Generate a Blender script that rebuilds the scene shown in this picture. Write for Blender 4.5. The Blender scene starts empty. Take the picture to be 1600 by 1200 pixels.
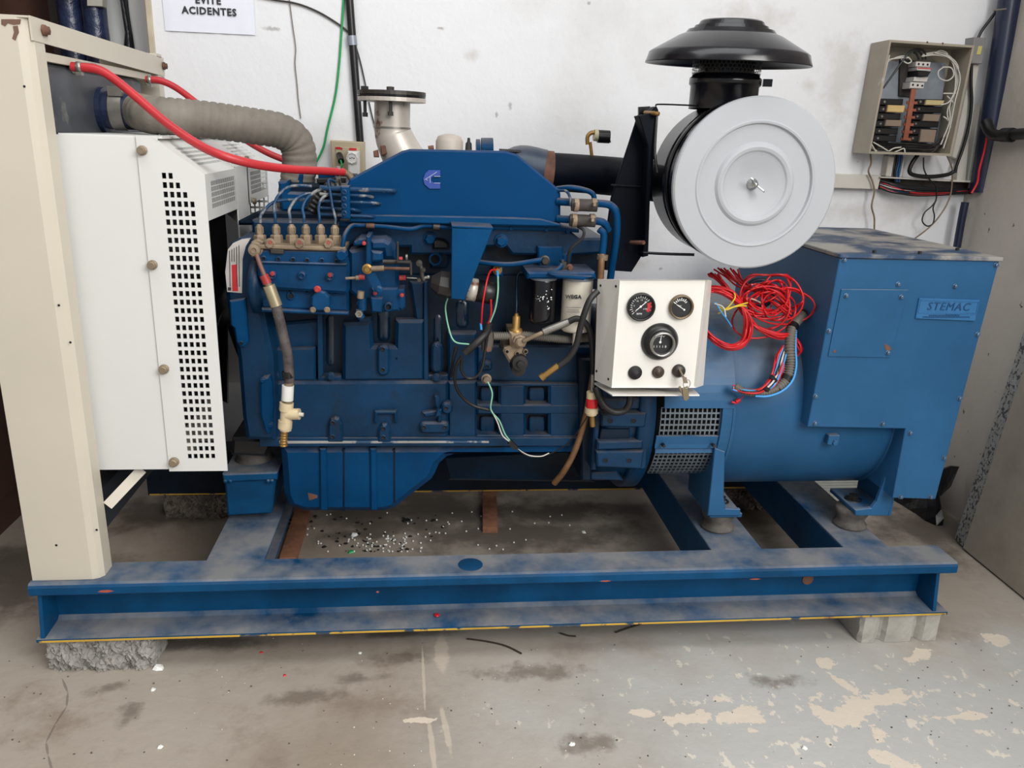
import bpy, math, random
from mathutils import Vector, Matrix
random.seed(7)
C = bpy.context.scene.collection
SC = bpy.context.scene
# ------------------------------------------------------------------ camera
F, PITCH, YAW, ROLL = 1244., .30383, .11556, .03751
CAM = Vector((0, 0, 1.4))
_cy, _sy, _cp, _sp = math.cos(YAW), math.sin(YAW), math.cos(PITCH), math.sin(PITCH)
FW = Vector((_sy*_cp, _cy*_cp, -_sp))
_r = Vector((_cy, -_sy, 0)); _u = _r.cross(FW)
RT = _r*math.cos(ROLL) + _u*math.sin(ROLL)
UP = _u*math.cos(ROLL) - _r*math.sin(ROLL)
cam = bpy.data.objects.new('camera', bpy.data.cameras.new('camera')); C.objects.link(cam)
cam.data.sensor_width = 36; cam.data.lens = F/1600*36; cam.data.clip_start = .05
cam.matrix_world = Matrix(((RT.x, UP.x, -FW.x, CAM.x), (RT.y, UP.y, -FW.y, CAM.y), (RT.z, UP.z, -FW.z, CAM.z), (0, 0, 0, 1)))
SC.camera = cam
# ------------------------------------------------------------------ light
w = bpy.data.worlds.new('world'); SC.world = w; w.use_nodes = True
w.node_tree.nodes['Background'].inputs[0].default_value = (.90, .95, 1, 1)
w.node_tree.nodes['Background'].inputs[1].default_value = .42
def area(name, loc, target, sx, sy, power, col):
    l = bpy.data.lights.new(name, 'AREA'); l.shape = 'RECTANGLE'; l.size = sx; l.size_y = sy; l.energy = power; l.color = col
    o = bpy.data.objects.new(name, l); C.objects.link(o); o.location = loc
    o.rotation_euler = (Vector(target)-Vector(loc)).to_track_quat('-Z', 'Y').to_euler()
area('daylight_door', (2.4, -1.7, 3.2), (.2, 2.3, .7), 3.0, 2.2, 200, (1, .985, .955))
area('roof_light', (.0, 1.2, 3.5), (.2, 2.2, .4), 3.0, 1.6, 42, (.95, .98, 1))
SC.view_settings.view_transform = 'Standard'; SC.view_settings.look = 'None'
SC.view_settings.gamma = 1; SC.view_settings.use_curve_mapping = False
SC.view_settings.exposure = 0.3
# ------------------------------------------------------------------ helpers
def ray(px, py): return RT*((px-800)/F) - UP*((py-600)/F) + FW
def at(px, py, Y):
    d = ray(px, py); return CAM + d*(Y/d.y)
def atZ(px, py, z):
    d = ray(px, py); return CAM + d*((z-1.4)/d.z)
def atX(px, py, x):
    d = ray(px, py); return CAM + d*(x/d.x)
def ps(px, py, Y): return Y/ray(px, py).y/F          # metres per pixel there
def pp(s): return [tuple(map(float, t.split(','))) for t in s.split()]
def lin(c):
    def f(v):
        v /= 255.; return v/12.92 if v <= .04045 else ((v+.055)/1.055)**2.4
    return (f(c[0]), f(c[1]), f(c[2]), 1)
class MB:
    def __init__(s): s.v = []; s.f = []; s.m = []; s.s = []
    def add(s, vs, fs, m=0, sm=False):
        b = len(s.v); s.v += [tuple(v) for v in vs]
        for f in fs: s.f.append([b+i for i in f]); s.m.append(m); s.s.append(sm)
    def build(s, name, mats, parent=None, **k):
        if not isinstance(mats, (list, tuple)): mats = [mats]
        if parent is not None:
            p = parent
            while p.parent: p = p.parent
            o0 = p.location
        else:
            xs = [v[0] for v in s.v]; ys = [v[1] for v in s.v]; zs = [v[2] for v in s.v]
            o0 = Vector(((min(xs)+max(xs))/2, (min(ys)+max(ys))/2, min(zs)))
            if k.get('kind') == 'structure': o0 = Vector((0, 0, 0))
        me = bpy.data.meshes.new(name)
        me.from_pydata([(v[0]-o0[0], v[1]-o0[1], v[2]-o0[2]) for v in s.v], [], s.f)
        for m in mats: me.materials.append(m)
        me.polygons.foreach_set('material_index', s.m); me.polygons.foreach_set('use_smooth', s.s)
        me.update()
        o = bpy.data.objects.new(name, me); C.objects.link(o)
        if parent is not None: o.parent = parent
        else: o.location = o0
        tag(o, **k); return o
def tag(o, label=None, cat=None, group=None, kind=None):
    if label: o['label'] = label
    if cat: o['category'] = cat
    if group: o['group'] = group
    if kind: o['kind'] = kind
def thing(name, label, cat, loc, group=None):
    o = bpy.data.objects.new(name, None); C.objects.link(o); o.location = loc; o.empty_display_size = .05
    tag(o, label, cat, group); return o
def box(mb, x0, x1, y0, y1, z0, z1, m=0, b=0):
    if b:
        c = [(x0+b, y0+b), (x1-b, y1-b)]
        # chamfered box via three nested corner sets
        vs = []; idx = {}
        for ix in (0, 1):
            for iy in (0, 1):
                for iz in (0, 1):
                    X, Y, Z = (x0, x1)[ix], (y0, y1)[iy], (z0, z1)[iz]
                    sx, sy, sz = (1, -1)[ix]*b, (1, -1)[iy]*b, (1, -1)[iz]*b
                    idx[ix, iy, iz] = len(vs)
                    vs += [(X, Y+sy, Z+sz), (X+sx, Y, Z+sz), (X+sx, Y+sy, Z)]
        fs = []
        I = idx
        def q(a, lst): fs.append([I[l]+a for l in lst])
        q(0, [(0,0,0),(0,0,1),(0,1,1),(0,1,0)]); q(0, [(1,0,0),(1,1,0),(1,1,1),(1,0,1)])
        q(1, [(0,0,0),(1,0,0),(1,0,1),(0,0,1)]); q(1, [(0,1,0),(0,1,1),(1,1,1),(1,1,0)])
        q(2, [(0,0,0),(0,1,0),(1,1,0),(1,0,0)]); q(2, [(0,0,1),(1,0,1),(1,1,1),(0,1,1)])
        for iz in (0, 1):
            for iy in (0, 1): fs.append([I[0,iy,iz]+1, I[1,iy,iz]+1, I[1,iy,iz]+2, I[0,iy,iz]+2])
            for ix in (0, 1): fs.append([I[ix,0,iz]+0, I[ix,1,iz]+0, I[ix,1,iz]+2, I[ix,0,iz]+2])
        for ix in (0, 1):
            for iy in (0, 1): fs.append([I[ix,iy,0]+0, I[ix,iy,1]+0, I[ix,iy,1]+1, I[ix,iy,0]+1])
        for k in I.values(): fs.append([k, k+1, k+2])
        mb.add(vs, fs, m); return
    v = [(x, y, z) for x in (x0, x1) for y in (y0, y1) for z in (z0, z1)]
    mb.add(v, [(0,1,3,2),(4,6,7,5),(0,4,5,1),(2,3,7,6),(0,2,6,4),(1,5,7,3)], m)
def bar(mb, a, b, wx, wy, m=0, up=(0, 0, 1)):
    a, b = Vector(a), Vector(b); d = (b-a).normalized(); s = d.cross(Vector(up)).normalized(); t = s.cross(d)
    v = []
    for p in (a, b):
        for i, j in ((-1,-1),(1,-1),(1,1),(-1,1)): v.append(p+s*(i*wx/2)+t*(j*wy/2))
    mb.add(v, [(0,3,2,1),(4,5,6,7),(0,1,5,4),(1,2,6,5),(2,3,7,6),(3,0,4,7)], m)
def inset(P, b):
    n = len(P); out = []
    for i in range(n):
        a, c, e = Vector(P[i-1]), Vector(P[i]), Vector(P[(i+1) % n])
        d1 = (c-a).normalized(); d2 = (e-c).normalized()
        n1 = Vector((-d1.y, d1.x)); n2 = Vector((-d2.y, d2.x)); k = n1+n2
        if k.length < 1e-6: k = n1.copy()
        k.normalize(); q = max(.45, k.dot(n1)); out.append(c + k*(b/q))
    return out
def prismxz(mb, P, y0, y1, bev=.003, m=0, sides=None):
    P = [Vector(p) for p in P]
    ar = sum(P[i-1].x*P[i].y-P[i].x*P[i-1].y for i in range(len(P)))
    if ar < 0: P = P[::-1]
    n = len(P); I = inset(P, bev) if bev else P
    vs = [(p.x, y0, p.y) for p in I] + ([(p.x, y0+bev, p.y) for p in P] if bev else []) + [(p.x, y1, p.y) for p in P]
    fs = [list(range(n))]; R = 3 if bev else 2
    for r in range(R-1):
        for i in range(n):
            j = (i+1) % n; fs.append([r*n+j, r*n+i, (r+1)*n+i, (r+1)*n+j])
    fs.append(list(range((R-1)*n, R*n))[::-1])
    mb.add(vs, fs, m)
def prism(mb, s, Yf, Yb, bev=.003, m=0):
    P = [at(x, y, Yf) for x, y in (pp(s) if isinstance(s, str) else s)]
    prismxz(mb, [(p.x, p.z) for p in P], Yf, Yb, bev, m)
def rrect(x0, y0, x1, y1, r, k=3):
    o = []
    for cx, cy, a in ((x1-r, y0+r, -90), (x1-r, y1-r, 0), (x0+r, y1-r, 90), (x0+r, y0+r, 180)):
        for i in range(k+1):
            t = math.radians(a+90*i/k); o.append((cx+r*math.cos(t), cy+r*math.sin(t)))
    return o
def lathe(mb, c, ax, prof, n=24, m=0, sm=True, ph=0):
    c = Vector(c); ax = Vector(ax).normalized()
    s = ax.cross(Vector((0, 0, 1))); s = Vector((1, 0, 0)) if s.length < 1e-3 else s.normalized(); t = ax.cross(s)
    vs = []; fs = []; ring = []
    for r, h in prof:
        if r <= 1e-6: ring.append([len(vs)]); vs.append(c+ax*h)
        else:
            ring.append(list(range(len(vs), len(vs)+n)))
            vs += [c+ax*h+(s*math.cos(ph+6.28318*i/n)+t*math.sin(ph+6.28318*i/n))*r for i in range(n)]
    for a, b in zip(ring, ring[1:]):
        for i in range(n):
            j = (i+1) % n
            if len(a) == 1 and len(b) > 1: fs.append([a[0], b[j], b[i]])
            elif len(b) == 1 and len(a) > 1: fs.append([a[i], a[j], b[0]])
            elif len(a) > 1: fs.append([a[i], a[j], b[j], b[i]])
    mb.add(vs, fs, m, sm)
def disc(mb, px, py, Y, prof, n=20, m=0, sm=False, ph=0):   # prof: (radius px, metres towards the viewer side -Y)
    k = ps(px, py, Y); lathe(mb, at(px, py, Y), (0, -1, 0), [(r*k, h) for r, h in prof], n, m, sm, ph)
def hexb(mb, px, py, Y, r, h=.012, m=0, washer=True):
    if washer: disc(mb, px, py, Y, [(r*1.35, -.004), (r*1.35, .002), (r*.9, .003)], 16, m)
    disc(mb, px, py, Y, [(r, -.004), (r, h*.85), (r*.85, h), (0, h)], 6, m, ph=random.random())
def hole(mb, px, py, Y, r, m=0, md=1, d=.004):
    disc(mb, px, py, Y, [(r*1.55, -.004), (r*1.5, d*.6), (r*1.3, d), (r, d)], 16, m)
    disc(mb, px, py, Y, [(r, d), (r, .0006), (0, .0006)], 16, md)
def spline(P, k=6):
    P = [Vector(p) for p in P]
    if len(P) < 3: return [P[0].lerp(P[-1], i/k) for i in range(k+1)]
    out = []
    for i in range(len(P)-1):
        a = P[i-1] if i else P[0]*2-P[1]; b, c = P[i], P[i+1]; d = P[i+2] if i+2 < len(P) else c*2-b
        for j in range(k):
            t = j/k; out.append(.5*((2*b)+(c-a)*t+(2*a-5*b+4*c-d)*t*t+(3*b-a-3*c+d)*t**3))
    out.append(P[-1]); return out
def tube3(mb, P, r, m=0, n=8, cap=True, sm=True):
    vs = []; fs = []; N = len(P); rf = r if callable(r) else (lambda i: r)
    d = (P[1]-P[0]).normalized(); s = d.cross(Vector((.13, .2, .97))).normalized()
    for i in range(N):
        d = (P[min(i+1, N-1)]-P[max(i-1, 0)])
        d = d.normalized() if d.length > 1e-9 else Vector((1, 0, 0))
        s = (s-d*s.dot(d)).normalized(); t = d.cross(s); R = rf(i)
        vs += [P[i]+(s*math.cos(6.28318*j/n)+t*math.sin(6.28318*j/n))*R for j in range(n)]
    for i in range(N-1):
        for j in range(n):
            q = (j+1) % n; fs.append([i*n+j, i*n+q, (i+1)*n+q, (i+1)*n+j])
    mb.add(vs, fs, m, sm)
    if cap: mb.add(vs[:n], [list(range(n))[::-1]], m); mb.add(vs[-n:], [list(range(n))], m)
def P3(L, Y=None): return [at(*p) if len(p) == 3 else at(p[0], p[1], Y) for p in L]
def tube(mb, L, rpx, Y=None, m=0, n=8, k=6):
    P = P3(pp(L) if isinstance(L, str) else L, Y); q = (pp(L) if isinstance(L, str) else L)[0]
    tube3(mb, spline(P, k), rpx*ps(q[0], q[1], q[2] if len(q) == 3 else Y), m, n)
def resamp(P, st):
    out = [P[0]]; acc = 0
    for a, b in zip(P, P[1:]):
        L = (b-a).length; t = st-acc
        while t <= L: out.append(a.lerp(b, t/L)); t += st
        acc = L-(t-st)
    return out
def corr(mb, P, r, pitch, amp, m=0, n=14):
    Q = resamp(spline(P, 24), pitch/4); A = (-amp, 0, 0, 0) if amp < 0 else (0, amp, amp, 0)
    if amp < 0: A = (amp, 0, 0, 0)
    tube3(mb, Q, lambda i: r+A[i % 4], m, n)
def holes(mb, O, U, W, nu, nv, fu, fv, keep=None, th=.002, m=0):
    """perforated sheet: O corner, U, W full edge vectors, nu x nv cells, hole fraction fu, fv"""
    O, U, W = Vector(O), Vector(U), Vector(W); N = U.cross(W).normalized()*th
    us = []; wsl = []
    for i in range(nu): us += [(i+.5-fu/2)/nu, (i+.5+fu/2)/nu]
    for i in range(nv): wsl += [(i+.5-fv/2)/nv, (i+.5+fv/2)/nv]
    us = [0]+us+[1]; wsl = [0]+wsl+[1]; nU, nW = len(us), len(wsl)
    vs = [O+U*u+W*v for u in us for v in wsl]; k = len(vs); vs = vs+[p-N for p in vs]; fs = []
    for i in range(nU-1):
        for j in range(nW-1):
            a, b, c, d = i*nW+j, (i+1)*nW+j, (i+1)*nW+j+1, i*nW+j+1
            if i % 2 and j % 2 and (keep is None or keep(i//2, j//2)):
                for p, q in ((a, b), (b, c), (c, d), (d, a)): fs.append([p, q, q+k, p+k])
            else: fs += [[a, b, c, d], [d+k, c+k, b+k, a+k]]
    mb.add(vs, fs, m)
def sheet(mb, P, th, m=0):    # planar polygon with thickness
    P = [Vector(p) for p in P]; N = (P[1]-P[0]).cross(P[2]-P[0]).normalized()*th; n = len(P)
    mb.add(P+[p-N for p in P], [list(range(n)), list(range(n, 2*n))[::-1]]+[[(i+1) % n, i, n+i, n+(i+1) % n] for i in range(n)], m)
_dg = None
def text(s, loc, size, mat, parent, ax=(1, 0, 0), up=(0, 0, 1), ext=.0006, name='lettering', align='CENTER', shear=0, bold=0, label=None):
    cu = bpy.data.curves.new(name, 'FONT'); cu.body = s; cu.size = size; cu.extrude = ext; cu.align_x = align; cu.align_y = 'CENTER'
    cu.shear = shear; cu.offset = bold; cu.resolution_u = 2; cu.space_character = 1.12
    t = bpy.data.objects.new('tmp', cu); C.objects.link(t)
    bpy.context.view_layer.update()
    me = bpy.data.meshes.new_from_object(t.evaluated_get(bpy.context.evaluated_depsgraph_get()))
    bpy.data.objects.remove(t)
    p = parent
    while p.parent: p = p.parent
    a = Vector(ax).normalized(); u = Vector(up); u = (u-a*u.dot(a)).normalized(); n = a.cross(u); l = Vector(loc)-p.location
    me.transform(Matrix(((a.x, u.x, n.x, l.x), (a.y, u.y, n.y, l.y), (a.z, u.z, n.z, l.z), (0, 0, 0, 1))))
    me.materials.clear(); me.materials.append(mat)
    o = bpy.data.objects.new(name, me); C.objects.link(o); o.parent = parent
    if label: o['label'] = label
    return o
# ------------------------------------------------------------------ materials
def M(name, col, rough=.5, metal=0, var=.12, scale=5, bump=0, bscale=60, dust=0, dcol=(120, 108, 94), spots=(), spec=.5, det=5):
    m = bpy.data.materials.new(name); m.use_nodes = True; T = m.node_tree; N = T.nodes; L = T.links; B = N['Principled BSDF']
    B.inputs['Roughness'].default_value = rough; B.inputs['Metallic'].default_value = metal; B.inputs['Specular IOR Level'].default_value = spec
    tc = N.new('ShaderNodeTexCoord').outputs['Object']
    def noise(s, d=det, off=0, ro=.6):
        x = N.new('ShaderNodeTexNoise'); x.inputs['Scale'].default_value = s; x.inputs['Detail'].default_value = d; x.inputs['Roughness'].default_value = ro
        if off:
            mp = N.new('ShaderNodeMapping'); mp.inputs['Location'].default_value = (off, off*.7, off*1.3); L.new(tc, mp.inputs[0]); L.new(mp.outputs[0], x.inputs['Vector'])
        else: L.new(tc, x.inputs['Vector'])
        return x.outputs[0]
    def ramp(v, a, b):
        r = N.new('ShaderNodeMapRange'); r.inputs[1].default_value = a; r.inputs[2].default_value = b; L.new(v, r.inputs[0]); return r.outputs[0]
    def mix(f, a, b):
        x = N.new('ShaderNodeMix'); x.data_type = 'RGBA'
        if isinstance(f, float): x.inputs[0].default_value = f
        else: L.new(f, x.inputs[0])
        for k, q in ((6, a), (7, b)):
            if isinstance(q, tuple): x.inputs[k].default_value = q
            else: L.new(q, x.inputs[k])
        return x.outputs[2]
    def mul(a, b):
        x = N.new('ShaderNodeMath'); x.operation = 'MULTIPLY'
        for i, q in enumerate((a, b)):
            if isinstance(q, float): x.inputs[i].default_value = q
            else: L.new(q, x.inputs[i])
        return x.outputs[0]
    c = lin(col); d = tuple(v*(1-var*2.2) for v in c[:3])+(1,); h = tuple(min(1, v*(1+var)) for v in c[:3])+(1,)
    out = mix(ramp(noise(scale), .3, .7), d, h)
    for i, (sc, th, cc, wd) in enumerate(spots): out = mix(ramp(noise(sc, 6, 3+i*5), th, th+wd), out, lin(cc))
    if dust:
        g = N.new('ShaderNodeNewGeometry'); sx = N.new('ShaderNodeSeparateXYZ'); L.new(g.outputs['Normal'], sx.inputs[0])
        f = mul(ramp(sx.outputs[2], .35, .95), mul(ramp(noise(7, 6, 11), .30, .62), float(dust)))
        out = mix(f, out, lin(dcol))
    L.new(out, B.inputs['Base Color'])
    if bump:
        bp = N.new('ShaderNodeBump'); bp.inputs['Strength'].default_value = bump; bp.inputs['Distance'].default_value = .01
        L.new(noise(bscale, 6, 2), bp.inputs['Height']); L.new(bp.outputs[0], B.inputs['Normal'])
    return m
BL = (5, 62, 104)
blue = M('engine_blue_paint', BL, .42, spec=.1, var=.16, scale=4, bump=.06, bscale=90, dust=.75, spots=[(9, .72, (30, 46, 58), .08)])
blue2 = M('alternator_blue_paint', (42, 92, 134), .42, spec=.25, var=.12, scale=2.5, bump=.03, bscale=50, dust=.8, dcol=(150, 146, 138), spots=[(3, .68, (64, 100, 130), .25)])
skidblue = M('skid_blue_paint', (12, 72, 114), .5, spec=.15, var=.18, scale=5, bump=.08, bscale=60, dust=.95, dcol=(132, 132, 132), spots=[(14, .76, (150, 74, 52), .03)])
cast = M('cast_blue_paint', (5, 50, 82), .36, spec=.28, var=.22, scale=5, bump=.10, bscale=80, dust=.55, spots=[(7, .62, (22, 34, 44), .12), (40, .76, (60, 84, 100), .04)])
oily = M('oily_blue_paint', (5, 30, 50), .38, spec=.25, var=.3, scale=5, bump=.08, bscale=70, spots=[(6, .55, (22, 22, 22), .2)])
white = M('white_sheet_paint', (212, 212, 208), .42, var=.02, scale=2, spots=[(3, .72, (205, 198, 186), .2), (60, .80, (120, 100, 80), .03)])
cream = M('cream_post_paint', (200, 192, 176), .45, var=.03, scale=2, bump=.02, bscale=30, spots=[(2.5, .68, (196, 186, 168), .2), (38, .79, (110, 92, 76), .03)])
navyblack = M('black_blue_enamel', (7, 13, 24), .55, spec=.1, var=.2, scale=5, dust=.35, dcol=(70, 68, 70))
black = M('black_plastic', (18, 18, 20), .38, var=.2, scale=8)
gloss = M('black_gloss_enamel', (14, 14, 20), .2, var=.15, scale=5, dust=.25, dcol=(90, 88, 92))
rubber = M('grey_rubber', (122, 115, 105), .75, var=.18, scale=9, bump=.1, bscale=120)
hoseblack = M('black_hose_rubber', (24, 23, 23), .5, var=.2, scale=14, dust=.4, dcol=(80, 74, 66))
drub = M('dark_rubber', (34, 32, 32), .65, var=.2, scale=12, bump=.1, bscale=90)
dirty = M('dirty_rubber', (104, 98, 92), .7, var=.35, scale=14, bump=.15, bscale=90)
silver = M('silver_paint', (172, 174, 178), .5, 0, spec=.2, var=.02, scale=3)
steel = M('zinc_steel', (150, 146, 138), .38, .75, var=.15, scale=12)
dsteel = M('dark_steel', (70, 66, 62), .45, .6, var=.2, scale=12)
galv = M('galvanized_sheet', (150, 158, 168), .45, .35, var=.12, scale=10)
tan = M('dusty_brass', (140, 122, 100), .6, .25, var=.22, scale=20, bump=.1, bscale=90)
brass = M('brass', (158, 122, 66), .42, .6, var=.12, scale=20)
bronze = M('painted_bronze_valve', (214, 196, 160), .5, .1, var=.1, scale=25)
rust = M('rusty_steel', (112, 76, 60), .75, .1, var=.3, scale=14, bump=.1, bscale=70)
red = M('red_rubber', (186, 44, 50), .4, var=.08, scale=8)
redwire = M('red_wire_insulation', (206, 26, 34), .38, var=.1, scale=10)
redpaint = M('red_seal_paint', (168, 50, 48), .5, var=.2, scale=20)
yellow = M('yellow_insulation', (222, 190, 50), .45)
greenw = M('green_insulation', (20, 160, 84), .45)
palegreen = M('pale_green_insulation', (130, 190, 160), .45)
bluew = M('light_blue_insulation', (60, 150, 215), .4)
whitew = M('white_insulation', (205, 200, 190), .5, var=.05)
palemetal = M('pale_aluminium', (196, 188, 178), .42, .3, var=.08, scale=6, spots=[(9, .57, (112, 78, 66), .06)])
paper = M('paper', (232, 234, 244), .7, var=.02, scale=3, bump=.15, bscale=14)
ink = M('black_ink', (40, 40, 46), .6, var=0)
wink = M('white_ink', (232, 232, 230), .5, var=0)
rink = M('red_ink', (196, 40, 48), .5, var=.02)
beige = M('beige_box_plastic', (190, 176, 148), .5, var=.05)
fusebox = M('fuse_box_paint', (160, 150, 134), .5, var=.08, scale=6, spots=[(12, .68, (190, 184, 172), .06)])
copper = M('copper', (170, 104, 82), .4, .6, var=.15, scale=18)
wood = M('old_wood', (150, 104, 78), .75, var=.22, scale=16, bump=.2, bscale=60)
stick = M('sticker', (188, 182, 176), .5, var=.08, scale=20)
darkhole = M('hole_dark', (8, 9, 11), .8, var=0)
logoblue = M('emblem_blue', (44, 70, 146), .4, var=.04)
concrete = M('block_concrete', (158, 154, 148), .9, var=.16, scale=14, bump=.7, bscale=45, spots=[(16, .60, (96, 88, 82), .12)])
greydust = M('dusty_concrete_block', (120, 110, 100), .9, var=.16, scale=14, bump=.6, bscale=45)
bag = M('black_plastic_bag', (16, 18, 24), .28, var=.2, scale=12, bump=.4, bscale=22)
navywrap = M('navy_plastic_film', (34, 44, 70), .22, var=.45, scale=7, bump=.7, bscale=18)
browndoor = M('brown_door_paint', (86, 56, 46), .6, var=.15, scale=3)
navypipe = M('navy_pipe', (28, 38, 62), .35, var=.15, scale=6)
trunk = M('white_trunking', (206, 200, 190), .5, var=.05, scale=5)
cyan = M('foam', (236, 236, 232), .8, var=.03)
slabm = M('slab_backing', (158, 149, 136), .85, var=.07, scale=9, bump=.12, bscale=140)
granite = M('granite', (150, 150, 146), .5, var=.1, scale=30, spots=[(75, .52, (40, 40, 42), .05)], det=2)
# --- plaster walls and the floor get their own graphs
def room_mat(name, base, kind):
    m = M(name, base, .85, var=.02, scale=1.5, bump=.25, bscale=24); T = m.node_tree; N = T.nodes; L = T.links; B = N['Principled BSDF']
    tc = N.new('ShaderNodeTexCoord').outputs['Object']; cur = B.inputs['Base Color'].links[0].from_socket
    def noise(s, d=6, ro=.6, off=(0, 0, 0), sc=(1, 1, 1)):
        mp = N.new('ShaderNodeMapping'); mp.inputs['Location'].default_value = off; mp.inputs['Scale'].default_value = sc; L.new(tc, mp.inputs[0])
        x = N.new('ShaderNodeTexNoise'); x.inputs['Scale'].default_value = s; x.inputs['Detail'].default_value = d; x.inputs['Roughness'].default_value = ro
        L.new(mp.outputs[0], x.inputs['Vector']); return x.outputs[0]
    def mr(v, a, b, c=0, d=1):
        r = N.new('ShaderNodeMapRange'); r.interpolation_type = 'SMOOTHSTEP'
        for i, q in enumerate((a, b, c, d)): r.inputs[i+1].default_value = q
        L.new(v, r.inputs[0]); return r.outputs[0]
    def op(o, a, b=None):
        x = N.new('ShaderNodeMath'); x.operation = o
        for i, q in enumerate((a, b)):
            if q is None: continue
            if isinstance(q, (int, float)): x.inputs[i].default_value = q
            else: L.new(q, x.inputs[i])
        return x.outputs[0]
    def mix(f, b):
        nonlocal cur
        x = N.new('ShaderNodeMix'); x.data_type = 'RGBA'; L.new(f, x.inputs[0]); L.new(cur, x.inputs[6]); x.inputs[7].default_value = lin(b); cur = x.outputs[2]
    def blob(cs, rag=.5, s=9):
        """union of soft ellipses (x, y, rx, ry[, angle]) on the ground or wall, with ragged edges"""
        best = None; nz = op('MULTIPLY', op('SUBTRACT', noise(s, 7, .65), .5), rag*2)
        for c in cs:
            mp = N.new('ShaderNodeMapping'); mp.vector_type = 'TEXTURE'
            if kind == 'floor': mp.inputs['Location'].default_value = (c[0], c[1], 0); mp.inputs['Scale'].default_value = (c[2], c[3], 1); mp.inputs['Rotation'].default_value = (0, 0, c[4] if len(c) > 4 else 0)
            else: mp.inputs['Location'].default_value = (c[0], c[2], c[1]); mp.inputs['Scale'].default_value = (c[3], 1, c[4])
            L.new(tc, mp.inputs[0]); q = N.new('ShaderNodeVectorMath'); q.operation = 'LENGTH'; L.new(mp.outputs[0], q.inputs[0])
            v = op('SUBTRACT', 1., q.outputs['Value']); best = v if best is None else op('MAXIMUM', best, v)
        return op('ADD', best, nz)
    if kind == 'floor':
        mix(mr(noise(1.3, 5, .55, (3, 1, 0)), .42, .68), (150, 138, 124))
        mix(op('MULTIPLY', mr(noise(3.4, 7, .7, (7, 2, 0)), .50, .72), .7), (128, 112, 98))
        sx = N.new('ShaderNodeSeparateXYZ'); L.new(tc, sx.inputs[0])
        nx = op('ADD', sx.outputs[0], op('MULTIPLY', noise(2.2, 5, .6, (2, 9, 0)), 1.2))
        ny = op('ADD', sx.outputs[1], op('MULTIPLY', noise(2.2, 5, .6, (5, 4, 0)), .9))
        near = op('MULTIPLY', mr(nx, .5, 1.5), mr(ny, 2.6, 2.15))     # grey floor paint survives at the front right
        mix(op('MULTIPLY', near, .9), (186, 186, 183))
        fl = mr(op('ADD', noise(26, 5, .6, (1, 4, 0), (1, .7, 1)), op('MULTIPLY', near, .08)), .672, .69)
        mix(op('MULTIPLY', fl, near), (214, 206, 192))
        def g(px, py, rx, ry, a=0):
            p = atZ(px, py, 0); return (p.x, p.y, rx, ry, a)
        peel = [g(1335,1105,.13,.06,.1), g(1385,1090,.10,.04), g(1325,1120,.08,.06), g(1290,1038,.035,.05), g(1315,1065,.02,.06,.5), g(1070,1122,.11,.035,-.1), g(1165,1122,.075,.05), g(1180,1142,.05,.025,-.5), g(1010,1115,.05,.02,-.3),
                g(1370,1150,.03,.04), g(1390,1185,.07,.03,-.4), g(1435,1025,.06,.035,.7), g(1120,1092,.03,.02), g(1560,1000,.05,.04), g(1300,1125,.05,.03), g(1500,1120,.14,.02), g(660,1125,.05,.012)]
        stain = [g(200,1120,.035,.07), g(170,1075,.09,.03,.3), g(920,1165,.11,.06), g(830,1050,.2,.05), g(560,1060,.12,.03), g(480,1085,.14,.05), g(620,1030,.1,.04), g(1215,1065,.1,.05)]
        oil = [g(640,800,.6,.3), g(800,835,.6,.2), g(1180,800,.35,.25), g(1450,825,.35,.3), g(15,900,.35,.35), g(560,835,.2,.06), g(880,800,.3,.18), g(250,800,.3,.2), g(300,1005,.3,.05), g(620,990,.2,.03)]  # oil and dirt, plus shade under the machine and at left, painted in
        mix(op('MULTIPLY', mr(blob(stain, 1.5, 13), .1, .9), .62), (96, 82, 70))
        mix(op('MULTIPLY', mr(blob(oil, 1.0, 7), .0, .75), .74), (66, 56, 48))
        mix(op('MULTIPLY', mr(blob(peel, 1.7, 15), .32, .37), .9), (220, 206, 188))
        stripes = [g(662,1060,.006,.2,.03), g(675,1165,.01,.13,.08), g(697,1140,.012,.12,.12), g(690,1020,.03,.12,0)]
        mix(op('MULTIPLY', mr(blob(stripes, .5, 30), .2, .5), .6), (206, 192, 174))
        def sg(x0, y0, x1, y1, w_):
            a, c_ = atZ(x0, y0, 0), atZ(x1, y1, 0); d = c_-a; return ((a.x+c_.x)/2, (a.y+c_.y)/2, d.length*.62, w_, math.atan2(d.y, d.x))
        cp_ = ((97, 1060), (106, 1082), (104, 1104), (86, 1132), (72, 1160), (75, 1180), (84, 1215)); crack = [sg(*p, *q, .0035) for p, q in zip(cp_, cp_[1:])]
        mix(op('MULTIPLY', mr(blob(crack, .35, 40), .05, .35), .5), (84, 74, 66))
        mix(op('MULTIPLY', mr(noise(60, 3, .6, (6, 6, 0)), .70, .76), .5), (70, 62, 55))
        B.inputs['Roughness'].default_value = .6
    else:
        def g(px, py, rx, rz):
            p = at(px, py, 3.02); return (p.x, p.z, 3.02, rx, rz)
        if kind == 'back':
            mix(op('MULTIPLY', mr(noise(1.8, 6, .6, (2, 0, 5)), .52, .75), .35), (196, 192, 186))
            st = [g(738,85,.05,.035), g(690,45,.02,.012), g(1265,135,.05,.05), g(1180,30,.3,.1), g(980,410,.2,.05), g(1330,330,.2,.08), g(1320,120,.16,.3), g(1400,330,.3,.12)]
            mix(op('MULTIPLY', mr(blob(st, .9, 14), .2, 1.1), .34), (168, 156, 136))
            st2 = [g(797,165,.012,.02), g(776,180,.008,.018), g(688,44,.02,.008), g(425,45,.05,.012), g(920,5,.01,.01), g(1032,420,.012,.01), g(1340,253,.006,.006)]
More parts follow.
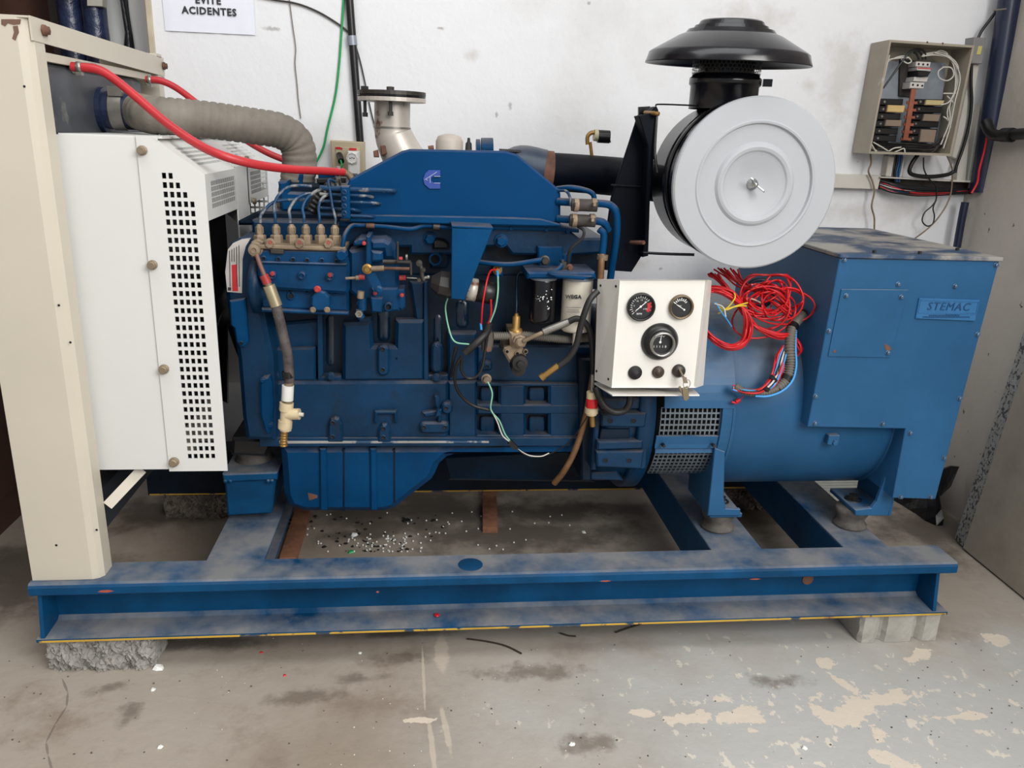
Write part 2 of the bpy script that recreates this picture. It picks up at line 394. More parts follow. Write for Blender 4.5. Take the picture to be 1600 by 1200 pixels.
            mix(op('MULTIPLY', mr(blob(st2, .9, 50), .25, .8), .5), (110, 104, 98))
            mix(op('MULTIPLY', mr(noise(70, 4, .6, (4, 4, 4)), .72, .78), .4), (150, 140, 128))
        else:
            mix(op('MULTIPLY', mr(noise(2.5, 6, .6, (2, 0, 5)), .5, .75), .4), (150, 140, 128))
            mix(mr(noise(26, 4, .6, (4, 4, 4), (1, 1, .6)), .685, .70), (84, 64, 54))
    L.new(cur, B.inputs['Base Color']); return m
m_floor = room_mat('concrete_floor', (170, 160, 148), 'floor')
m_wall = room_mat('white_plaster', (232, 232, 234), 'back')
m_wallr = room_mat('grey_plaster', (190, 182, 172), 'right')
# ------------------------------------------------------------------ setting
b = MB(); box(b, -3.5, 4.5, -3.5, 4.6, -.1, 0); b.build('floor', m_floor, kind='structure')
WY = 3.02; WX = 2.12; JX = -.905
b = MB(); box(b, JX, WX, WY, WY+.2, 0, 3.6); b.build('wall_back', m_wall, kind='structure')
b = MB(); box(b, WX, WX+.2, .1, WY+.2, 0, 3.6); b.build('wall_right', m_wallr, kind='structure')
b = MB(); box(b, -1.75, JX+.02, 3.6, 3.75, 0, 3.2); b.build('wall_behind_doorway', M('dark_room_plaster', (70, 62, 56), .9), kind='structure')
b = MB(); box(b, -2.9, -2.7, -.8, 3.8, 0, 3.6); b.build('wall_left', m_wallr, kind='structure')
b = MB(); box(b, -2.9, WX+.2, -.6, 3.8, 3.6, 3.7); b.build('ceiling', m_wall, kind='structure')
b = MB(); box(b, -1.53, -1.47, 2.3, 3.6, .0, 3.0); box(b, -1.472, -1.464, 2.4, 3.5, .12, 1.1); b.build('door_1', browndoor, kind='structure')
b = MB(); box(b, JX-.022, JX, WY-.006, WY+.2, 0, 3.2, b=.004); b.build('trim_1', M('jamb_cream', (190, 178, 156), .7, var=.1, scale=9), kind='structure')
redprim = M('red_primer', (176, 82, 60), .7, spots=[(60, .55, (40, 90, 130), .05)])
# ------------------------------------------------------------------ skid frame and what it stands on
SK = thing('skid_frame', 'long blue steel skid frame with dusty channel beams under the whole generator', 'frame', (.27, 2.3, .1))
def channel(y0, y1, front):
    m = MB(); x0, x1 = -.995, 1.53
    t = .012; yw = y1 if front else y0
    # rounded C-section swept along X
    if front: pr = [(y0+.004, .236), (y0, .24), (y0, .259), (y0+.003, .266), (y0+.009, .27), (y1, .27), (y1, .1), (y0, .1), (y0, .109), (y1-t-.012, .113), (y1-t, .122), (y1-t, .252), (y1-t-.008, .258), (y0+.016, .258), (y0+.011, .25), (y0+.009, .237)]
    else: pr = [(y0, .27), (y1, .27), (y1, .255), (y0+t, .25), (y0+t, .12), (y1, .115), (y1, .1), (y0, .1)]
    n = len(pr); vs = [(x0, y, z) for y, z in pr]+[(x1, y, z) for y, z in pr]
    m.add(vs, [[i, (i+1) % n, n+(i+1) % n, n+i] for i in range(n)]+[list(range(n))[::-1], list(range(n, 2*n))]); return m
fb = channel(1.88, 1.985, True).build('front_beam', skidblue, SK)
b = MB(); box(b, -.99, 1.525, 1.8785, 1.8805, .1005, .1055); b.build('yellow_edge', M('yellow_edge_paint', (206, 164, 62), .6, spots=[(11, .56, (58, 70, 84), .04), (5, .62, (110, 60, 60), .05)]), fb, label='worn yellow paint along the lower lip')
rbm = channel(2.76, 2.86, False).build('rear_beam', oily, SK)
b = MB(); box(b, -.99, 1.525, 2.7585, 2.7605, .101, .106); b.build('yellow_edge', bpy.data.materials['yellow_edge_paint'], rbm)
for x in (-.975, 1.495):
    b = MB(); sheet(b, [(x, 1.884, .11), (x, 1.974, .11), (x, 1.974, .25), (x, 1.905, .25)], .01); b.build('end_plate', skidblue, SK)
for x0, x1 in ((-.585, -.43), (.83, .985), (1.235, 1.375)):
    b = MB(); box(b, x0, x1, 1.984, 2.765, .262, .27, b=.002); box(b, x0, x0+.01, 1.984, 2.765, .13, .263); box(b, x0+.02, x1-.02, 1.984, 2.765, .13, .14)
    b.build('cross_beam', skidblue, SK)
b = MB(); prism(b, '350,748 432,745 424,803 355,807', 2.2, 2.44, .006); b.build('engine_pedestal', skidblue, SK)
b = MB(); prism(b, '347,741 434,738 433,750 349,754', 2.185, 2.46, .004)
for x in (352, 360, 425, 419): disc(b, x, 752, 2.186, [(3.4, -.003), (2.6, .003), (0, .004)], 8, sm=True)
b.build('pedestal_cap', skidblue, SK)
b = MB()
for px, py in ((1262, 905), (208, 940), (955, 951), (1405, 937)):
    if py < 910: disc(b, px, py, 1.972, [(9, 0), (9, .002), (0, .002)], 14)
b.build('web_mark', rust, SK)
b = MB(); p = atZ(735, 882, .2705); lathe(b, p, (0, 0, 1), [(.034, 0), (.033, .0006), (0, .0006)], 24)
b.build('paint_patch', M('patch_blue', (18, 66, 104), .4, var=.05), SK, label='dark blue round paint patch')
for px, py, rx, rz in ((165, 924, .02, .004), (590, 925, .004, .003), (945, 908, .018, .0025), (1180, 905, .016, .002)):
    b = MB(); p = at(px, py, 1.8795); sheet(b, [(p.x-rx, 1.8795, p.z-rz*.4), (p.x+rx*.2, 1.8795, p.z-rz), (p.x+rx, 1.8795, p.z), (p.x+rx*.3, 1.8795, p.z+rz), (p.x-rx*.6, 1.8795, p.z+rz*.7)], .0008)
    b.build('primer_chip', redprim, SK, label='red primer showing through the chipped paint')
def block(name, label, x0, x1, y0, y1, z1, mat, grooves=(), rough=.006, seed=1):
    rnd = random.Random(seed); m = MB(); nx, nz, ny = (60, 18, 8) if rough > .004 else (34, 8, 6); vs = {}; V = []; Fs = []
    def pt(x, y, z, face):
        gx = sum(.02*min(1, max(0, 1.5-1.5*abs(x-g)/.016)) for g in grooves)+((rough*1.3*math.sin(x*47+z*31)*math.sin(z*63-x*22+1)+rough*.8*math.sin(x*120+z*90)) if rough > .004 else 0)
        jit = lambda k: (rnd.random()-.5)*2*rough*k
        return V.append((x+jit(.7), y+jit(1.2)+(gx if face == 'f' else 0), max(.001, z+(jit(1) if z > .004 else 0)) if z < z1-.001 else z1+jit(.1)-.002)) or len(V)-1
    # closed lattice shell
    def key(i, j, k):
        if (i, j, k) not in vs:
            x = x0+(x1-x0)*i/nx; y = y0+(y1-y0)*j/ny; z = .001+(z1-.001)*k/nz
            r = .012  # knocked-off corners
            for c, d0, d1 in ((0, i == 0, i == nx),):
                if (d0 or d1) and (j in (0, ny)): y += r*(1 if j == 0 else -1)*(.6+rnd.random()*.6)
                if (d0 or d1) and k == nz: z -= r*.4*rnd.random()
            vs[i, j, k] = pt(x, y, z, 'f' if j == 0 else '')
        return vs[i, j, k]
    for i in range(nx):
        for k in range(nz): Fs.append([key(i,0,k), key(i+1,0,k), key(i+1,0,k+1), key(i,0,k+1)]); Fs.append([key(i+1,ny,k), key(i,ny,k), key(i,ny,k+1), key(i+1,ny,k+1)])
        for j in range(ny): Fs.append([key(i,j,nz), key(i+1,j,nz), key(i+1,j+1,nz), key(i,j+1,nz)]); Fs.append([key(i,j+1,0), key(i+1,j+1,0), key(i+1,j,0), key(i,j,0)])
    for j in range(ny):
        for k in range(nz): Fs.append([key(0,j+1,k), key(0,j,k), key(0,j,k+1), key(0,j+1,k+1)]); Fs.append([key(nx,j,k), key(nx,j+1,k), key(nx,j+1,k+1), key(nx,j,k+1)])
    m.add(V, Fs, 0, False); m.build(name, mat, label=label, cat='block', group='concrete blocks under the skid')
block('concrete_block', 'rough crumbling concrete block under the front left end of the blue skid', -.985, -.715, 1.895, 2.09, .099, concrete, (), .0052, 3)
block('concrete_block', 'smooth grey paver block with two grooves under the front right end of the skid', 1.28, 1.53, 1.895, 2.09, .099, M('paver_concrete', (176, 172, 164), .85, var=.1, scale=12, bump=.25, bscale=60), (1.345, 1.46), .0009, 5)
block('concrete_block', 'dark dusty block under the rear left of the skid, behind the engine pedestal', -.95, -.62, 2.77, 2.93, .099, greydust, (), .006, 8)
block('concrete_block', 'pale broken block under the rear right of the skid, seen between the cross beams', 1.17, 1.42, 2.77, 2.93, .099, greydust, (), .008, 9)
for lab, p0, p1 in (('wooden batten on the floor under the left end of the oil pan', (450, 876), (473, 800)), ('short wooden batten on the floor under the middle of the engine', (766, 828), (764, 757))):
    a, c = atZ(*p0, .012), atZ(*p1, .012); b = MB(); bar(b, a, c+(c-a)*.15, .055, .024); tag(b.build('wooden_batten', wood), lab, 'batten', 'wooden battens under the engine')
# ------------------------------------------------------------------ radiator
RA = thing('radiator', 'cream framed radiator with grey top tank at the left end of the generator', 'radiator', (-.9, 2.37, .271))
def post(y0, y1):
    m = MB(); pr = [(-.99, y0), (-.845, y0), (-.83, y0+.006), (-.82, y0+.018), (-.82, y1), (-.99, y1)]
    if y0 > 2.2: pr = [(x, y0+y1-y) for x, y in pr][::-1]
    n = len(pr); m.add([(x, y, .271) for x, y in pr]+[(x, y, 1.598) for x, y in pr], [[i, (i+1) % n, n+(i+1) % n, n+i] for i in range(n)]+[list(range(n))[::-1], list(range(n, 2*n))]); return m
po = post(1.9, 1.965).build('side_post', cream, RA)
for px, py in ((88, 852), (92, 477), (110, 535), (151, 828), (38, 135)):
    b = MB(); disc(b, px, py, 1.8995, [(2, 0), (1.6, .0008), (0, .0008)], 8); b.build('screw_hole', darkhole, po)
b = MB()
for P in ('2,30 32,30 31,37 22,39 12,36 8,41 2,38', '20,41 27,40 29,50 24,63 19,60 22,50'): prism(b, P, 1.8988, 1.901, 0)
b.build('paint_loss', M('bare_brown_primer', (112, 84, 70), .8), po, label='brown patch where the cream paint is gone')
post(2.74, 2.805).build('side_post', cream, RA)
b = MB(); sheet(b, [(-.818, 1.908, 1.552), (-.818, 2.8, 1.535), (-.818, 2.8, 1.588), (-.818, 1.908, 1.6)], .004); sheet(b, [(-.82, 1.9, 1.599), (-.82, 2.81, 1.59), (-.99, 2.81, 1.59), (-.99, 1.9, 1.599)], .004)
tr = b.build('top_rail', cream, RA)
for y, z in ((1.96, 1.577), (2.785, 1.565)):
    b = MB(); lathe(b, (-.814, y, z), (1, 0, 0), [(.013, -.002), (.013, .002), (.0095, .003), (.0095, .009), (0, .01)], 6); b.build('bolt', rust, tr)
b = MB(); box(b, -.96, -.835, 1.97, 2.62, 1.352, 1.515, b=.01); b.build('top_tank', M('tank_grey_paint', (64, 68, 74), .42, var=.22, scale=6, spots=[(8, .66, (120, 120, 112), .08), (30, .74, (150, 120, 60), .03)]), RA, label='dark grey radiator top tank with scuffed paint')
b = MB(); box(b, -.97, -.83, 1.966, 2.7, 1.517, 1.535); b.build('inner_rail', cream, RA)
b = MB(); box(b, -.945, -.85, 1.97, 2.72, .5, 1.35); b.build('core', drub, RA)
b = MB(); box(b, -.9, -.86, 2.0, 2.73, .335, .45); b.build('lower_tank', M('lower_tank_grey', (54, 58, 62), .5), RA)
b = MB(); a = at(168, 790, 1.965); c = at(222, 733, 2.02); bar(b, a, c, .026, .006, up=(0, 1, 0)); b.build('brace', cream, RA)
for px, py, Y in ((115, 104, 2.1), (230, 125, 2.6)):
    p = atX(px, py, -.835); b = MB(); lathe(b, p, (1, 0, 0), [(.018, -.004), (.018, .004), (.011, .005), (.011, .05), (0, .05)], 12); b.build('hose_nipple', steel, RA)
p_st = atX(160, 172, -.835)
b = MB(); lathe(b, p_st, (1, 0, 0), [(.057, -.003), (.057, .012), (.047, .014), (.047, .08), (0, .08)], 24, sm=False); b.build('hose_stub', M('stub_navy', (26, 36, 62), .4), RA)
# ------------------------------------------------------------------ fan guard (white sheet shroud with punched openings)
FG = thing('fan_guard', 'white sheet metal fan guard with punched ventilation holes beside the radiator', 'guard', (-.66, 2.37, .53))
ZT, ZB = 1.367, .535
b = MB(); box(b, -.842, -.655, 1.985, 1.99, ZB+.004, ZT-.004); box(b, -.826, -.60, 1.99, 2.72, ZT-.006, ZT-.001); b.build('shroud_panel', white, FG)
gx0, gx1 = -.655, -.509
b = MB()
# front sheet: upper slanted corner handled by a polygon frame round a perforated field
fx0, fx1, fz0, fz1 = -.608, -.535, .566, 1.29
P0 = Vector((fx0, 1.98, fz0)); nu, nv = 5, 34
holes(b, P0, (fx1-fx0, 0, 0), (0, 0, fz1-fz0), nu, nv, .66, .62, keep=lambda i, j: (nv-1-j) >= (0, 0, 1, 2, 3)[i], th=.004)
for x0, x1, z0, z1 in ((gx0, fx0, ZB, ZT), (fx0, fx1, ZB, fz0)): sheet(b, [(x0, 1.98, z0), (x1, 1.98, z0), (x1, 1.98, z1), (x0, 1.98, z1)], .004)
sheet(b, [(fx1, 1.98, ZB), (gx1, 1.98, ZB), (gx1, 1.98, 1.285), (fx1, 1.98, 1.304)], .004)
sheet(b, [(fx0, 1.98, fz1), (fx1, 1.98, fz1), (fx1, 1.98, 1.304), (-.624, 1.98, ZT), (fx0, 1.98, ZT-.012)], .004)
b.build('side_panel', white, FG)
GA = Vector((-.624, 1.98, ZT)); GB = Vector((gx1, 1.98, 1.285))
def slant(y0, y1, nm, back=False):
    m = MB(); A = Vector((GA.x, y0, GA.z)); B_ = Vector((GB.x, y0, GB.z)); D = B_-A; Yv = Vector((0, y1-y0, 0))
    q = lambda u, v: A+D*u+Yv*v
    holes(m, q(.30, .16), D*.5, Yv*.72, 5, 28, .56, .66, th=.0005)
    for u0, u1, v0, v1 in ((0, .3, 0, 1), (.8, 1, 0, 1), (.3, .8, 0, .16), (.3, .8, .88, 1)): sheet(m, [q(u0, v0), q(u1, v0), q(u1, v1), q(u0, v1)], .003)
    m.build('slanted_grille', white, FG)
    m = MB(); Z1, Z0 = 1.285, 1.178; O = Vector((gx1, y0, Z0)); H = Vector((0, 0, Z1-Z0)); r = lambda u, v: O+Yv*u+H*v
    holes(m, r(.14, .22), Yv*.80, H*.62, 24, 5, .68, .82, th=.0004)
    for u0, u1, v0, v1 in ((0, .14, 0, 1), (.94, 1, 0, 1), (.14, .94, 0, .22), (.14, .94, .84, 1)): sheet(m, [r(u0, v0), r(u1, v0), r(u1, v1), r(u0, v1)], .003)
    m.build('front_grille', white, FG)
slant(1.9843, 2.30, 'a'); slant(2.44, 2.75, 'b')
b = MB(); q = .004
for A, B_ in ((GA+Vector((0, .322, q)), GB+Vector((0, .322, q))),): 
    sheet(b, [A, B_, B_+Vector((0, .15, 0)), A+Vector((0, .15, 0))], .004); sheet(b, [B_, B_+Vector((0, 0, -.20)), B_+Vector((0, .15, -.20)), B_+Vector((0, .15, 0))], .004)
b.build('joint_strip', white, FG)
b = MB(); holes(b, (-.60, 2.75, .62), (.09, 0, 0), (0, 0, .6), 6, 30, .66, .66, th=.003); sheet(b, [(-.82, 2.75, ZB), (-.60, 2.75, ZB), (-.60, 2.75, ZT), (-.82, 2.75, ZT)], .003); b.build('rear_panel', white, FG)
b = MB(); lathe(b, (-.66, 2.37, .95), (1, 0, 0), [(.34, -.16), (.345, -.02), (.36, 0), (.35, 0), (.335, -.02), (.33, -.16)], 40); sheet(b, [(-.70, 1.992, .54), (-.70, 2.74, .54), (-.70, 2.74, 1.36), (-.70, 1.992, 1.36)], .003); sheet(b, [(GA.x-.03, 1.995, ZT-.035), (GB.x-.02, 1.995, 1.265), (GB.x-.02, 2.74, 1.265), (GA.x-.03, 2.74, ZT-.035)], .003); sheet(b, [(GB.x-.02, 1.995, 1.265), (GB.x-.02, 1.995, 1.17), (GB.x-.02, 2.74, 1.17), (GB.x-.02, 2.74, 1.265)], .003)  # fan ring and backing, plus dark sheets added to blacken the grille slots
b.build('shroud_dark_backing', drub, FG, label='dark shroud wall inside the guard, with sheets added to darken the slots')
for px, py in ((222, 235), (238, 414), (256, 577), (272, 722)):
    b = MB(); disc(b, px, py, 1.976, [(7.5, -.003), (7.5, .002), (6.2, .003), (6.2, .011), (5, .013), (0, .013)], 14); b.build('bolt', M('brown_bolt', (142, 126, 104), .5, .4) if px == 222 else bpy.data.materials['brown_bolt'], FG)
for px, py in ((385, 249), (397, 314)):
    p = atX(px, py, gx1+.006); b = MB(); lathe(b, p, (1, 0, 0), [(.010, -.003), (.009, .006), (0, .008)], 10); b.build('bolt', bpy.data.materials['brown_bolt'], FG)
FN = thing('cooling_fan', 'black cooling fan in the dark gap between guard and engine', 'fan', (-.58, 2.37, .62))
b = MB(); lathe(b, (-.585, 2.37, .9), (1, 0, 0), [(0, .05), (.06, .05), (.07, .03), (.07, -.03), (0, -.03)], 20); b.build('hub', black, FN)
for i in range(7):
    a = i*6.283/7; u = Vector((0, math.cos(a), math.sin(a))); v = Vector((0, -math.sin(a), math.cos(a))); c = Vector((-.585, 2.37, .9))
    b = MB(); sheet(b, [c+u*.06-v*.03+Vector((.02, 0, 0)), c+u*.29-v*.06+Vector((.025, 0, 0)), c+u*.29+v*.05-Vector((.025, 0, 0)), c+u*.06+v*.03-Vector((.02, 0, 0))], .004); b.build('blade', black, FN)
# ------------------------------------------------------------------ engine
EN = thing('diesel_engine', 'blue six cylinder diesel engine between the white fan guard and the alternator', 'engine', (.02, 2.33, .33))
def part(name, mat, *prisms, parent=EN, label=None):   # prisms: (points, Yfront, Yback[, bevel])
    m = MB()
    for p in prisms: prism(m, *p)
    return m.build(name, mat, parent, label=label)
def hexes(name, mat, pts, Y, r, h, parent=EN):
    for px, py in pts:
        m = MB(); hexb(m, px, py, Y, r, h); m.build(name, mat, parent)
hm = [cast, darkhole]
# crankcase with raised ribs, bosses and pockets
CB = part('crankcase', oily, ('405,425 925,430 925,695 405,693', 2.185, 2.52, .004))
CBf = part('crankcase_panel', cast,
    ('408,545 493,543 493,596 409,597', 2.15, 2.19, .006), ('495,491 504,490 505,584 497,597', 2.148, 2.19, .002), ('497,588 533,588 535,597 497,597', 2.15, 2.19, .003),
    ('535,505 581,503 583,541 617,541 618,500 664,500 664,596 535,597', 2.15, 2.19, .009), ('664,586 700,586 700,597 664,597', 2.152, 2.19, .003), ('662,440 668,440 670,596 662,596', 2.15, 2.19, .002),
    ('700,520 745,520 745,592 700,597', 2.155, 2.19, .006), ('745,540 925,540 925,600 745,596', 2.16, 2.19, .006),
    ('405,597 700,596 700,692 405,693', 2.135, 2.19, .007), ('700,597 745,596 745,690 700,692', 2.14, 2.19, .006),
    ('745,598 925,600 925,604 745,604', 2.14, 2.19, .003), ('779,600 822,600 822,690 779,690', 2.14, 2.19, .008), ('857,600 925,600 925,690 857,690', 2.14, 2.19, .008),
    ('745,632 925,632 925,648 745,648', 2.138, 2.19, .005), ('745,680 925,680 925,692 745,692', 2.138, 2.19, .004),
    ('405,520 440,505 500,500 500,545 405,547', 2.17, 2.19, .006), ('640,440 664,440 664,505 650,505', 2.165, 2.19, .006), ('560,495 580,495 582,505 560,505', 2.16, 2.19, .004))
for x, y0, y1, r_ in ((517, 478, 580, 13), (600, 470, 536, 15), (684, 478, 584, 13), (722, 462, 514, 15)):
    b = MB(); kk = ps(x, 530, 2.2); P = [at(x, y0+(y1-y0)*t, 2.205) for t in (0, .04, .1, .18, .5, .82, .9, .96, 1)]; W_ = (.25, .6, .85, 1, 1, 1, .85, .6, .25)
    tube3(b, P, lambda i: r_*kk*W_[i], 0, 20); b.build('jacket_bulge', M('jacket_blue', (5, 34, 56), .22, spec=.6, var=.25, scale=8, spots=[(8, .58, (16, 20, 24), .15)]) if 'jacket_blue' not in bpy.data.materials else bpy.data.materials['jacket_blue'], EN)
def boss(px, poly, hs, Y=2.118, hr=3.2):
    o = part('boss', cast, (poly, Y, 2.16, .006))
    for hx, hy in hs:
        m = MB(); k = ps(hx, hy, Y); c = at(hx, hy, Y); lathe(m, c, (0, -1, 0), [(hr*1.35*k, -.001), (hr*1.25*k, .0012), (hr*k, .0012)], 14, 0); lathe(m, c, (0, -1, 0), [(hr*k, .0012), (hr*k*.96, .0002), (0, .0002)], 14, 1); m.build('bolt_hole', hm, o)
boss(0, rrect(589, 540, 609, 588, 9), ((598, 546), (598, 578)), 2.135)
boss(0, rrect(674, 536, 692, 584, 9), (), 2.14)
boss(0, '512,692 512,665 516,655 523,652 530,655 534,663 536,692', ((519.5, 661), (519.5, 683)))
boss(0, '590,692 591,672 597,663 605,663 610,672 611,692', ((599, 670), (599, 684)))
boss(0, rrect(655, 660, 702, 678, 8), ((662, 668), (695, 668)))
boss(0, rrect(689, 629, 708, 648, 8), ((697, 638),))
boss(0, rrect(750, 565, 770, 580, 6), ((761, 573),), 2.14)
part('pocket_rim', cast, ('585,642 620,642 621,662 616,662 615,648 590,648 589,662 584,662', 2.118, 2.16, .004))
part('rib', cast, ('660,645 690,640 690,660 684,660 684,650 664,652', 2.115, 2.16, .004))
part('rib', cast, ('679,620 684,617 687,622 686,640 690,650 680,652 683,638 680,632', 2.10, 2.16, .003))
for P in ('746,603 778,603 778,631 746,631', '822,603 856,603 856,631 822,631', '746,649 778,649 778,679 746,679', '822,649 856,649 856,679 822,679'):
    q = pp(P); x0, y0, x1, y1 = q[0][0]+4, q[0][1]+3, q[2][0]-4, q[2][1]-3
    part('core_pocket', cast, (rrect(x0, y0, x1, y1, 5), 2.172, 2.19, .004))
hexes('plug', cast, ((430, 587), (517, 588), (682, 590)), 2.135, 5, .008)
hexes('plug', oily, ((620, 560), ), 2.15, 1.2, .004)
b = MB(); prism(b, '436,689.5 764,689.5 764,692.5 436,693.5', 2.122, 2.16, .001); b.build('pan_gasket', M('gasket_grey', (150, 148, 146), .6, spots=[(14, .52, (40, 70, 100), .05)]), EN)
part('pan_rail', cast, ('405,684 925,684 925,697 405,698', 2.126, 2.3, .002))
# oil pan
pan = part('oil_pan', blue, ('437,697 930,696 930,704 716,711 698,717 686,728 680,742 674,752 616,797 600,802 475,802 452,794 443,775', 2.15, 2.5, .02), label='deep blue oil pan with vertical ribs')
for x0, x1 in ((499, 510), (578, 588)):
    part('pan_rib', blue, ([(x0, 701), (x1, 701), (x1+1, 798), (x0+1, 798)], 2.141, 2.16, .004), parent=pan)
for x in (537, 616):
    part('pan_groove', oily, ([(x-1.5, 702), (x+1.5, 702), (x+1.5, 785 if x > 600 else 799), (x-1.5, 785 if x > 600 else 799)], 2.1495, 2.16, 0), parent=pan)
part('paint_scratch', rust, ('481,770 496,774 496,778 483,782', 2.149, 2.16, 0), parent=pan)
part('shallow_pan', oily, ('690,712 930,700 930,755 700,752', 2.33, 2.5, .01))
# gear housing at the front end
GH = part('gear_housing', cast, ('397,366 375,371 360,380 352,396 349,425 352,462 359,505 366,528 371,560 375,610 378,650 384,688 430,690 430,650 426,560 418,520 410,480 404,440 406,400 412,372', 2.075, 2.45, .012), label='blue gear housing plate with a tab')
part('tab', blue, ('358,470 383,466 386,512 388,535 382,543 374,543 369,535 366,514 360,508', 2.062, 2.09, .004), parent=GH)
b = MB(); hole(b, 377, 536, 2.0615, 2.2); b.build('bolt_hole', hm, GH)
lb = part('data_sticker', stick, ('356,390 364,380 377,374 392,372 384,385 379,405 378,458 355,456 352,425', 2.0725, 2.08, 0), parent=GH, label='silver data sticker with small print and a red strip')
part('red_strip', rink, ('362,414 370,413 372,455 363,455', 2.0718, 2.074, 0), parent=lb)
b = MB()
for i in range(5): prism(b, [(358+i*3.7, 392-i*2), (359+i*3.7, 391-i*2), (360+i*3.6, 448), (359+i*3.6, 448)] if i in (0, 3, 4) else [(358+i*3.7, 392-i*2), (359+i*3.7, 391-i*2), (359+i*3.7, 409), (358+i*3.7, 409)], 2.0715, 2.073, 0)
prism(b, '356,449 361,449 361,454 356,454', 2.0715, 2.073, 0)
lf = b.build('small_print', ink, lb); lf['kind'] = 'stuff'
part('access_cover', blue, ('405,600 410,590 421,588 424,600 426,640 424,668 420,680 414,676 406,650', 2.055, 2.09, .006), parent=GH)
hexes('bolt', blue, ((411, 594), (423, 664)), 2.058, 3.5, .008, GH)
part('support_foot', black, ('362,685 430,685 416,715 360,712', 2.16, 2.4, .01))
b = MB(); disc(b, 387, 712, 2.3, [(0, 0)]); b = MB()
p = atZ(388, 741, .425); p.y = 2.30
lathe(b, (p.x, 2.30, .425), (0, 0, 1), [(.052, 0), (.056, .004), (.056, .016), (.051, .024), (.05, .05), (.053, .056), (.04, .058), (0, .058)], 28); b.build('rubber_mount', dirty, EN, label='grey rubber mount under the front foot')
# cylinder head, pipes along it
part('cylinder_head', cast, ('520,350 880,352 905,372 945,372 942,396 880,400 800,398 790,385 760,386 756,398 690,398 640,398 640,386 520,385', 2.135, 2.5, .006))
part('head_lower', oily, ('520,380 940,380 940,452 520,452', 2.19, 2.5, 0))
part('head_rail', blue, ('530,344 870,352 905,358 905,364 868,361 530,354', 2.118, 2.16, .003))
hexes('head_bolt', blue, ((672, 373), (783, 376)), 2.132, 8, .016)
hexes('flange_bolt', blue, ((590, 347), (622, 347), (680, 351), (768, 352), (798, 356), (853, 358), (886, 361)), 2.128, 3.4, .012)
part('bracket', blue, ('840,385 880,385 880,440 842,438', 2.12, 2.19, .004)); part('bracket', blue, ('878,398 895,392 890,420 880,426', 2.13, 2.19, .004))
part('port_boss', oily, ('672,384 700,384 702,412 697,420 672,420', 2.15, 2.2, .006)); 
b = MB(); disc(b, 680, 404, 2.148, [(11, -.003), (10, .012), (7, .012)], 20); disc(b, 680, 404, 2.148, [(7, .012), (7, .001), (0, .001)], 20, 1); b.build('port', [blue, darkhole], EN)
part('port_cover', black, ('675,375 682,372 694,374 702,380 702,390 676,390', 2.12, 2.2, .006))
# intake cover (the big plate) and what lies behind
COV = part('intake_cover', M('cover_blue_paint', (4, 58, 102), .4, spec=.08, var=.06, scale=2.5, bump=.03, bscale=60, dust=.4, spots=[(40, .78, (90, 110, 130), .03)]), ('543,288 546,280 560,272 628,236 640,233 790,236 808,241 874,296 876,303 876,349 548,341', 2.10, 2.125, .005), label='large blue intake cover plate with emblem')
part('lower_flange', blue, ('546,335 800,340 845,342 876,350 876,354 546,347', 2.085, 2.12, .003), parent=COV)
em = part('emblem', logoblue, ('688,266 670,266 664,271 661,280 663,288 671,295 688,295 688,286 678,286 674,283 674,278 678,275 688,275', 2.096, 2.106, .0006), parent=COV, label='violet blue C shaped emblem')
b = MB()
for L in ('663.5,281 683,268.5', '672,276 672,286', '678,275.5 688,275.5', '678,286 688,286', '665,279 668,282'): a, c = [at(x, y, 2.0953) for x, y in pp(L)]; bar(b, a, c, .0012, .0012, up=(0, 1, 0))
b.build('emblem_line', M('emblem_line_silver', (170, 175, 205), .4), em)
part('intake_body', oily, ('440,283 548,290 548,345 438,345 435,300', 2.28, 2.5, .01))
part('intake_body', blue, ('628,240 800,242 866,302 866,345 560,342 560,285', 2.126, 2.42, .004))
part('front_body', blue, ('434,284 450,282 452,300 500,303 500,330 440,330', 2.24, 2.5, .006))
part('rocker_cover', oily, ('372,345 402,330 545,332 545,352 372,352', 2.2, 2.45, .006)); part('rocker_cover', cast, ('393,344 525,346 525,392 395,392', 2.135, 2.3, .006))
part('vent_cap', blue, ('497,268 523,268 523,280 497,280', 2.28, 2.36, .004)); part('vent_hose', black, ('495,279 540,278 540,286 495,287', 2.24, 2.3, .003))
b = MB(); tube(b, '470,288 471,272 468,282', 3, 2.25); b.build('vent_pipe', blue, EN)
# injection pump
IP = M('pump_blue_paint', (8, 60, 100), .38, spec=.2, var=.22, scale=9, bump=.06, bscale=90, dust=.6, spots=[(12, .68, (34, 44, 54), .08)])
def pt(name, *p, mat=None, label=None): return part(name, mat or IP, *p, label=label)
PB = pt('pump_body', ('400,388 541,390 546,415 546,452 543,460 412,452 402,430', 2.02, 2.13, .008), ('405,448 545,455 545,488 408,482', 2.045, 2.13, .006), ('404,408 542,412 542,416 404,412', 2.012, 2.03, .003), label='blue injection pump with six outlets')
pt('pump_top', ('395,382 540,386 540,393 395,389', 2.012, 2.12, .003), mat=tan)
pt('pump_base', ('408,482 545,488 545,493 408,488', 2.03, 2.12, .003))
b = MB(); p = at(402, 447, 2.09); lathe(b, p, (1, 0, 0), [(.06, -.012), (.07, -.008), (.07, .012), (.055, .016), (.05, .03)], 28); b.build('pump_flange', cast, EN)
b = MB(); disc(b, 424, 404, 2.012, [(14, 0)]); b = MB(); prism(b, '422,389 443,391 443,397 423,396', 2.008, 2.02, .001); b.build('tag_plate', dsteel, EN)
